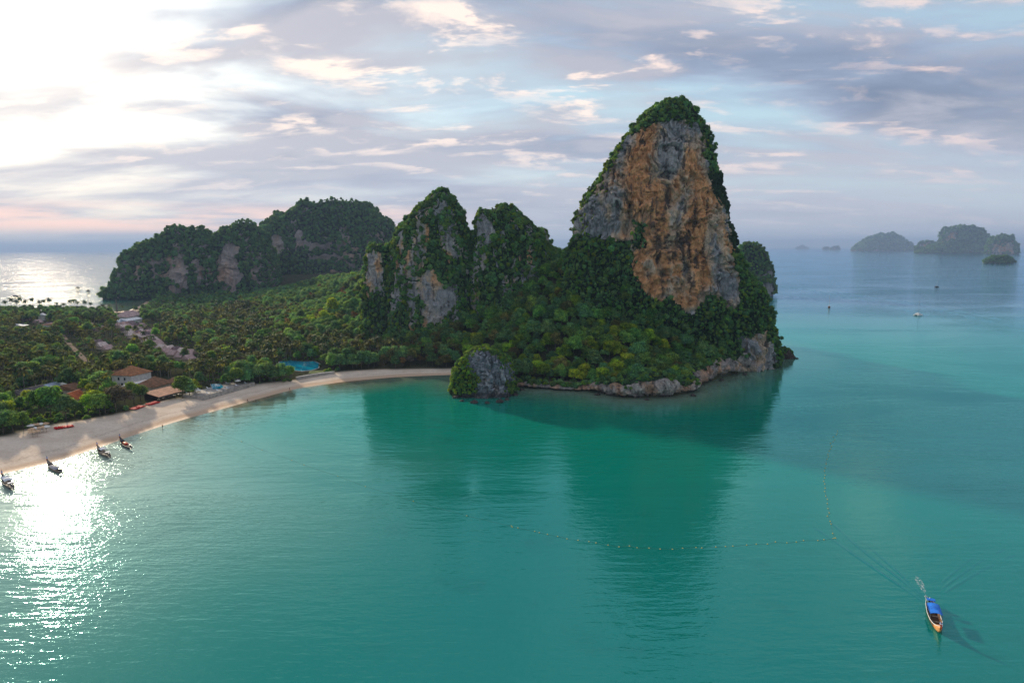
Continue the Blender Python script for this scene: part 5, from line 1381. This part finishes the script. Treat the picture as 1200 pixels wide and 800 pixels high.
def longtail(bow_px, stern_px, label, canopy=None, hullm='wood', bowm=None, cover=None, cargo=None, garland='red_cloth', canopy_rng=(.25, .62), L=13.0, driver=False, trim='white_paint', name='longtail_boat'):
    b, s = ground(*bow_px), ground(*stern_px); c = (b + s) / 2; an = math.atan2(b[1] - s[1], b[0] - s[0])
    o = thing(name, label, 'boat', (c[0], c[1], .05), an)
    V, Fq, us, be, sh = hull_meshes(L, hullm)
    mats = [M[hullm], M[bowm or hullm]]
    me = mk_mesh('hull', V, Fq, mats, None, True)
    hu = link('hull', me, o)
    X = lambda u: u * L - L / 2
    for sgn in (-1, 1):
        MB().tube([(X(u), sgn * be[i] * 1.01, sh[i] + .02) for i, u in enumerate(us)], .055, 5).build('gunwale', M[trim], hu)
    # planked floor
    for k in range(5):
        y = (k - 2) * .30; MB().box((X(.45), y, .02), (L * .60, .27, .05)).build('floor_plank', M['grey_wood' if hullm != 'wood' else 'wood'], o)
    # foredeck
    mb = MB(); u0 = np.linspace(.80, .985, 8); bb = np.interp(u0, us, be) * .93; hh = np.interp(u0, us, sh) - .03
    Vd = []; 
    for i, u in enumerate(u0): Vd += [(X(u), bb[i], hh[i]), (X(u), -bb[i], hh[i]), (X(u), bb[i], hh[i] - .06), (X(u), -bb[i], hh[i] - .06)]
    Fd = []
    for i in range(7):
        a = 4 * i; Fd += [(a, a + 1, a + 5, a + 4), (a + 2, a + 6, a + 7, a + 3), (a, a + 4, a + 6, a + 2), (a + 1, a + 3, a + 7, a + 5)]
    Fd += [(0, 2, 3, 1), (28, 29, 31, 30)]
    mb.add(Vd, Fd).build('foredeck', M[bowm or hullm], o)
    # raised prow with ribbons
    pr = MB().tube([(X(.955), 0, 1.05), (X(.985), 0, 1.8), (X(1.012), 0, 2.6), (X(1.02), 0, 3.1)], [.20, .16, .12, .05], 6).build('prow', M[bowm or hullm], o, True)
    for k, mm in enumerate((garland, 'white_canvas', 'blue_canvas')):
        MB().lathe([(.17, -.09), (.23, 0), (.17, .09)], 8, (X(1.003), 0, 2.15 + .2 * k)).build('ribbon', M[mm], pr)
    MB().tube([(X(1.003) + .2, .1, 2.2), (X(1.003) + .28, .12, 1.8), (X(1.003) + .25, .1, 1.35)], [.06, .08, .03], 5).build('ribbon', M[garland], pr)
    for u in (.30, .47, .64, .76):
        bw = np.interp(u, us, be) * 1.8; MB().box((X(u), 0, .42), (.28, bw, .06)).build('bench', M['grey_wood'], o)
    if canopy:
        u0, u1 = canopy_rng; n = 9; Vc = []; Fc = []
        for t_ in (0.0, -.06):
            for u in (u0, (u0 + u1) / 2, u1):
                for k in range(n):
                    q = (k / (n - 1) - .5) * 2; Vc.append((X(u), q * 1.05, 2.12 - .28 * q * q + t_ + .04 * math.sin(u * 40)))
        for lay in (0, 1):
            for i in range(2):
                for k in range(n - 1):
                    a = lay * 3 * n + i * n + k; f_ = (a, a + 1, a + n + 1, a + n); Fc.append(f_ if lay else f_[::-1])
        b0 = 3 * n
        for i in range(2):
            for k in (0, n - 1): a = i * n + k; Fc.append((a, a + n, a + n + b0, a + b0))
        for i in (0, 2):
            for k in range(n - 1): a = i * n + k; Fc.append((a, a + 1, a + 1 + b0, a + b0))
        cn = link('canopy', mk_mesh('canopy', Vc, Fc, [M[canopy]], None, True), o)
        for u in (u0 + .01, (u0 + u1) / 2, u1 - .01):
            for sgn in (-1, 1):
                MB().tube([(X(u), sgn * min(.98, np.interp(u, us, be)) * .95, .45), (X(u), sgn * .96, 1.84)], .04, 5).build('canopy_post', M['grey_wood'], o)
        # small stern awning
        MB().box((X(.14), 0, 1.75), (L * .09, 1.4, .06)).build('stern_awning', M[canopy], o)
        for a in (-.6, .6): MB().tube([(X(.14), a, .5), (X(.14), a, 1.74)], .035, 5).build('awning_post', M['grey_wood'], o)
    if cover:
        n = 9; Vc = []; Fc = []
        rows = [.22, .3, .4, .5, .6, .7]
        for u in rows:
            bw = np.interp(u, us, be) * .96
            for k in range(n):
                q = (k / (n - 1) - .5) * 2; Vc.append((X(u), q * bw, .72 + (.55 if .24 < u < .68 else .1) * (1 - q * q)))
        for i in range(len(rows) - 1):
            for k in range(n - 1): a = i * n + k; Fc.append((a, a + n, a + n + 1, a + 1))
        link('boat_cover', mk_mesh('boat_cover', Vc, Fc, [M[cover]], None, True), o)
    if cargo:
        for u, mm, hh_ in ((.42, 'red_cloth', .55), (.52, 'bow_orange', .6), (.60, 'red_cloth', .5)):
            MB().lathe([(.55, .45), (.68, .55), (.62, .45 + hh_), (.3, .52 + hh_)], 8, (X(u), 0, 0)).build('life_jacket_pile', M[mm], o, True)
    en = MB().box((X(.045), 0, 1.12), (.85, .55, .5)).build('engine', M['engine'], o)
    MB().lathe([(.16, 0), (.18, .1), (.12, .22)], 8, (X(.045), 0, 1.37)).build('air_filter', M['pipe'], en)
    MB().tube([(X(.04), 0, .95), (X(.04), 0, .5)], .07, 6).build('engine_mount', M['pipe'], en)
    ps = MB().tube([(X(.01), 0, 1.08), (X(-.13), 0, .55), (X(-.26), 0, -.02)], .045, 6).build('propeller_shaft', M['pipe'], o)
    MB().box((X(-.262), 0, -.04), (.05, .36, .09)).build('propeller', M['pipe'], ps)
    MB().tube([(X(.08), 0, 1.2), (X(.20), .1, 1.35)], .03, 5).build('tiller', M['pipe'], o)
    # paint the bow boards
    if bowm:
        for p in me.polygons: p.material_index = 1 if p.center.x > X(.80) else 0
    if driver:
        v = Matrix.Rotation(an, 3, 'Z') @ Vector((X(.19), .15, 0))
        person(0, 0, 'stand', 'blue_canvas', 'cloth_dark', an + math.pi / 2, 'person in a blue shirt standing at the stern of the moving boat', z=.12, loc=(c[0] + v.x, c[1] + v.y))
    return o
longtail((1100.5, 742), (1089.5, 710), 'longtail boat with a bright blue canopy under way on open water', canopy='blue_canvas', hullm='wood', bowm='bow_orange', canopy_rng=(.30, .64), L=12.2, driver=True)
longtail((2, 561), (16, 575), 'moored dark longtail boat with a long pale canopy, farthest from the beach restaurant', canopy='white_canvas', hullm='hull_dark', canopy_rng=(.30, .72), trim='grey_wood')
longtail((54.5, 544), (73, 555.5), 'moored longtail boat under a low grey-brown tarpaulin without canopy posts', cover='grey_canvas', hullm='grey_wood', trim='grey_wood')
longtail((113.5, 527), (129.5, 537), 'moored longtail boat with a short bright white canopy by the beach', canopy='white_canvas', hullm='grey_wood', canopy_rng=(.38, .62), trim='grey_wood')
longtail((138.5, 516), (156, 528), 'moored dark longtail boat loaded with red and orange life jackets', cargo=True, hullm='hull_dark', trim='wood')

def yacht(px, py, rot, label, hullm, L=8.0, mast=13.0, cabin='white_paint', cat='sailboat', two=False):
    g = ground(px, py); o = thing('sailing_boat', label, cat, (g[0], g[1], .1), rot)
    def hull(y0, bmax):
        V = []; Fq = []; n = 11; k_ = 7
        for i in range(n):
            u = i / (n - 1); b = bmax * (1 - max(0, (u - .35) / .65) ** 2.2) * (.75 + .25 * min(1, u / .35)); h_ = .9 + .35 * u * u
            for k in range(k_):
                a = math.pi * k / (k_ - 1); V.append((u * L - L / 2, y0 + math.cos(a) * b, h_ - (h_ + .3) * math.sin(a) ** .8))
        for i in range(n - 1):
            for k in range(k_ - 1): a = i * k_ + k; Fq.append((a, a + 1, a + k_ + 1, a + k_))
            Fq.append((i * k_, (i + 1) * k_, (i + 1) * k_ + k_ - 1, i * k_ + k_ - 1))
        Fq.append(tuple(range(k_)))
        return link('hull', mk_mesh('hull', V, Fq, [M[hullm]], None, False), o)
    if two:
        hull(-2.0, .7); hull(2.0, .7); MB().box((-.4, 0, .95), (L * .62, 4.6, .3)).build('bridge_deck', M[hullm], o)
        MB().box((-.6, 0, 1.65), (L * .42, 3.4, 1.1)).build('cabin', M[cabin], o); MB().box((-.2, 0, 1.75), (L * .425, 3.44, .4)).build('window', M['glass'], o)
    else:
        hull(0, 1.4); cb = MB().box((-.5, 0, 1.35), (L * .42, 1.8, .8)).build('cabin', M[cabin], o); MB().box((-.5, 0, 1.45), (L * .36, 1.84, .3)).build('window', M['glass'], cb)
    MB().tube([(.3, 0, .9), (.3, 0, mast)], [.13, .08], 6).build('mast', M['pipe'], o)
    MB().tube([(.3, 0, 2.4), (-L * .42, 0, 2.5)], .10, 6).build('boom', M['pipe'], o)
    MB().tube([(.2, 0, 2.62), (-L * .4, 0, 2.7)], [.22, .12], 6).build('furled_sail', M['white_canvas'], o)
    MB().tube([(.3, 0, mast - .2), (L * .48, 0, 1.3)], .03, 4).build('forestay', M['pipe'], o); MB().tube([(.3, 0, mast - .2), (-L * .48, 0, 1.0)], .03, 4).build('backstay', M['pipe'], o)
    return o
yacht(1076, 369.5, .5, 'white catamaran with a bare mast anchored off the headland', 'white_paint', 8.5, 15, two=True)
yacht(971.5, 360.5, 1.2, 'dark-hulled sailing boat with a thin mast near the sea stack', 'wood', 9, 14, cabin='wood')
yacht(1098, 336.5, .3, 'tiny faint dark sailing boat far out towards the islands', 'engine', 9, 13, cabin='engine')
def ferry(px, py, rot, L, label):
    g = ground(px, py); o = thing('passenger_boat', label, 'boat', (g[0], g[1], .1), rot, None, (1, 1, .5))
    V = []; Fq = []; n = 9
    for i in range(n):
        u = i / (n - 1); b = L * .14 * (1 - max(0, (u - .5) / .5) ** 2); h_ = 1.6 + .9 * u * u
        V += [(u * L - L / 2, b, h_), (u * L - L / 2, b * .7, -.4), (u * L - L / 2, -b * .7, -.4), (u * L - L / 2, -b, h_)]
    for i in range(n - 1):
        for k in range(3): a = 4 * i + k; Fq.append((a, a + 1, a + 5, a + 4))
        Fq.append((4 * i, 4 * i + 4, 4 * i + 7, 4 * i + 3))
    Fq.append((0, 3, 2, 1))
    link('hull', mk_mesh('hull', V, Fq, [M['hull_dark']], None, False), o)
    MB().box((-L * .08, 0, 2.9), (L * .55, L * .22, 2.4)).build('cabin', M['grey_wood'], o); MB().box((-L * .08, 0, 3.2), (L * .5, L * .225, .8)).build('window', M['glass'], o)
    MB().box((-L * .08, 0, 4.2), (L * .6, L * .25, .2)).build('roof', M['grey_canvas'], o); MB().tube([(L * .1, 0, 4.2), (L * .1, 0, 7.5)], .1, 5).build('mast', M['pipe'], o)
ferry(19, 347.5, .2, 13, 'dark passenger boat off the far shore beyond tall palms'); ferry(91.5, 337.3, .1, 9, 'larger dark boat on the glittering sea off the cliffs'); ferry(103.5, 340.8, .3, 5.5, 'smaller dark boat on the glittering sea off the cliffs')

# ------------------------------------------------------------------ buoy lines
def buoy_line(label, pix, step, r, name='buoy_line'):
    P = np.array([ground(px, py) for px, py in pix]); 
    # smooth with Catmull-Rom
    Q = []
    for i in range(len(P) - 1):
        p0, p1, p2, p3 = P[max(i - 1, 0)], P[i], P[i + 1], P[min(i + 2, len(P) - 1)]
        for t in np.linspace(0, 1, 12, endpoint=False):
            Q.append(.5 * ((2 * p1) + (-p0 + p2) * t + (2 * p0 - 5 * p1 + 4 * p2 - p3) * t * t + (-p0 + 3 * p1 - 3 * p2 + p3) * t ** 3))
    Q.append(P[-1]); Q = np.array(Q); L = np.concatenate([[0], np.cumsum(np.linalg.norm(np.diff(Q, axis=0), axis=1))])
    o = thing(name, label, 'buoy line', (Q[0][0], Q[0][1], 0))
    n = int(L[-1] / step); s = np.clip(np.linspace(0, L[-1], n) + np.random.default_rng(n + 1).normal(0, step * .22, n), 0, L[-1]); s.sort()
    C = np.stack([np.interp(s, L, Q[:, k]) for k in range(3)], 1) - Q[0]
    C[:, 0] += np.random.default_rng(n).normal(0, .22, n); C[:, 1] += np.random.default_rng(n + 2).normal(0, .22, n)
    MB().tube([(c[0], c[1], .03) for c in C], .012, 4).build('rope', M['rope'], o)
    fm = MB().lathe([(.05, -r * .5), (r, -r * .2), (r * 1.05, r * .2), (r * .7, r * .6), (.05, r * .75)], 8).mesh('float', M['float_white'], True)
    for c in C: link('float', fm, o, (c[0], c[1], .06))
buoy_line('line of yellow floats marking the swimming area across the bay', [(600, 617), (640, 626), (690, 635), (740, 641), (785, 643), (840, 640.5), (900, 636.5), (945, 634), (977, 631)], 2.4, .14)
buoy_line('line of yellow floats turning out towards the headland from the corner', [(978, 630), (972, 606), (967.5, 580), (966.5, 555), (970, 535), (976, 517), (982, 505)], 3.2, .15)
buoy_line('faint thin rope with sparse floats running from the beach shallows', [(232, 499), (270, 513), (310, 528), (360, 546), (400, 560), (450, 577), (520, 597), (598, 616.5)], 14, .14)

# ------------------------------------------------------------------ wakes: low wave ridges with real slope
def foam_mat():
    mt, T, out = new_mat('foam'); p = T.new('ShaderNodeTexCoord').outputs['Object']
    n = T.noise(p, 2.6, 6, .75, .6); b = bsdf(T, out, (.62, .68, .68), .6, 0, .3)
    tr = T.new('ShaderNodeBsdfTransparent'); ms = T.new('ShaderNodeMixShader'); T.l.new(T.sstep(n, .47, .66), ms.inputs[0])
    T.l.new(tr.outputs[0], ms.inputs[1]); T.l.new(b.outputs[0], ms.inputs[2]); T.l.new(ms.outputs[0], out.inputs[0]); return mt
M['foam'] = foam_mat()
def wake(label, lines, mat=None):
    V = []; Fq = []
    for pix, w0, w1, h in lines:
        P = np.array([ground(px, py) for px, py in pix]); L = np.concatenate([[0], np.cumsum(np.linalg.norm(np.diff(P, axis=0), axis=1))])
        n = max(12, int(L[-1] / 1.5)); s = np.linspace(0, L[-1], n); C = np.stack([np.interp(s, L, P[:, k]) for k in range(2)], 1)
        k5 = np.ones(5) / 5
        for q in (0, 1): C[2:-2, q] = np.convolve(C[:, q], k5, 'valid')
        t = np.gradient(C, axis=0); t /= np.linalg.norm(t, axis=1)[:, None] + 1e-9; nn = np.stack([-t[:, 1], t[:, 0]], 1)
        b = len(V); m_ = 7
        for i in range(n):
            f_ = i / (n - 1); w_ = w0 + (w1 - w0) * f_; a_ = h * math.sin(math.pi * min(1, f_ * 4 + .02) / 2) * (1 - f_ ** 3) * (.6 + .4 * math.sin(i * .7 + math.sin(i * .23) * 3))
            for k in range(m_):
                q = k / (m_ - 1) * 2 - 1; c = C[i] + nn[i] * q * w_ / 2; V.append((c[0], c[1], -.012 + a_ * (1 - q * q) ** 2))
        for i in range(n - 1):
            for k in range(m_ - 1): a = b + i * m_ + k; Fq.append((a, a + m_, a + m_ + 1, a + 1))
    o = link('wake', mk_mesh('wake', V, Fq, [mat or M['sea']], None, True)); tag(o, label, kind='stuff')
    a_ = o.data.attributes.new('offshore', 'FLOAT', 'POINT'); a_.data.foreach_set('value', np.full(len(V), 260, np.float32))
wake('spreading wake waves behind the moving blue-canopied boat', [([(1087, 708), (1060, 690), (1020, 663), (990, 642), (950, 615)], 1.0, 2.0, .16), ([(1085, 704), (1062, 684), (1030, 660), (1000, 636), (968, 606)], .8, 1.8, .12), ([(1083, 700), (1060, 677), (1035, 655), (1010, 634)], .8, 1.5, .10),
      ([(1092, 706), (1112, 690), (1150, 668), (1200, 645)], 1.0, 2.4, .06), ([(1091, 702), (1110, 684), (1145, 660), (1190, 636)], .8, 2.0, .05), ([(1090, 697), (1106, 680), (1130, 660), (1165, 638)], .8, 1.8, .04)])
wake('thin foam trail behind the moving blue-canopied boat', [([(1088.5, 708), (1086, 700), (1082, 690), (1077, 680), (1071, 670)], .7, 2.6, .05)], M['foam'])
wake('long pale wakes crossing the open sea beyond the headland', [([(900, 334), (940, 338), (985, 346), (1030, 356), (1070, 366)], 5, 9, .5), ([(955, 338), (1000, 345), (1060, 353), (1120, 363), (1200, 380)], 5, 10, .5), ([(900, 352), (930, 347), (965, 352), (1000, 362)], 4, 8, .4),
      ([(1040, 352), (1100, 362), (1160, 376), (1200, 386)], 4, 8, .4), ([(1015, 350), (1060, 362), (1130, 378), (1200, 396)], 4, 8, .35)])

# ------------------------------------------------------------------ air
def make_haze():
    mt, T, out = new_mat('haze_air')
    v = T.new('ShaderNodeVolumePrincipled'); v.inputs['Density'].default_value = HAZE
    v.inputs['Color'].default_value = (.35, .50, .77, 1); v.inputs['Anisotropy'].default_value = .1
    T.l.new(v.outputs[0], out.inputs['Volume'])
    o = MB().box((0, 15500, 155), (68000, 35000, 350)).build('haze', mt); tag(o, 'thin pale sea haze filling the air', kind='stuff')
HAZE = 0.78e-4
make_haze()
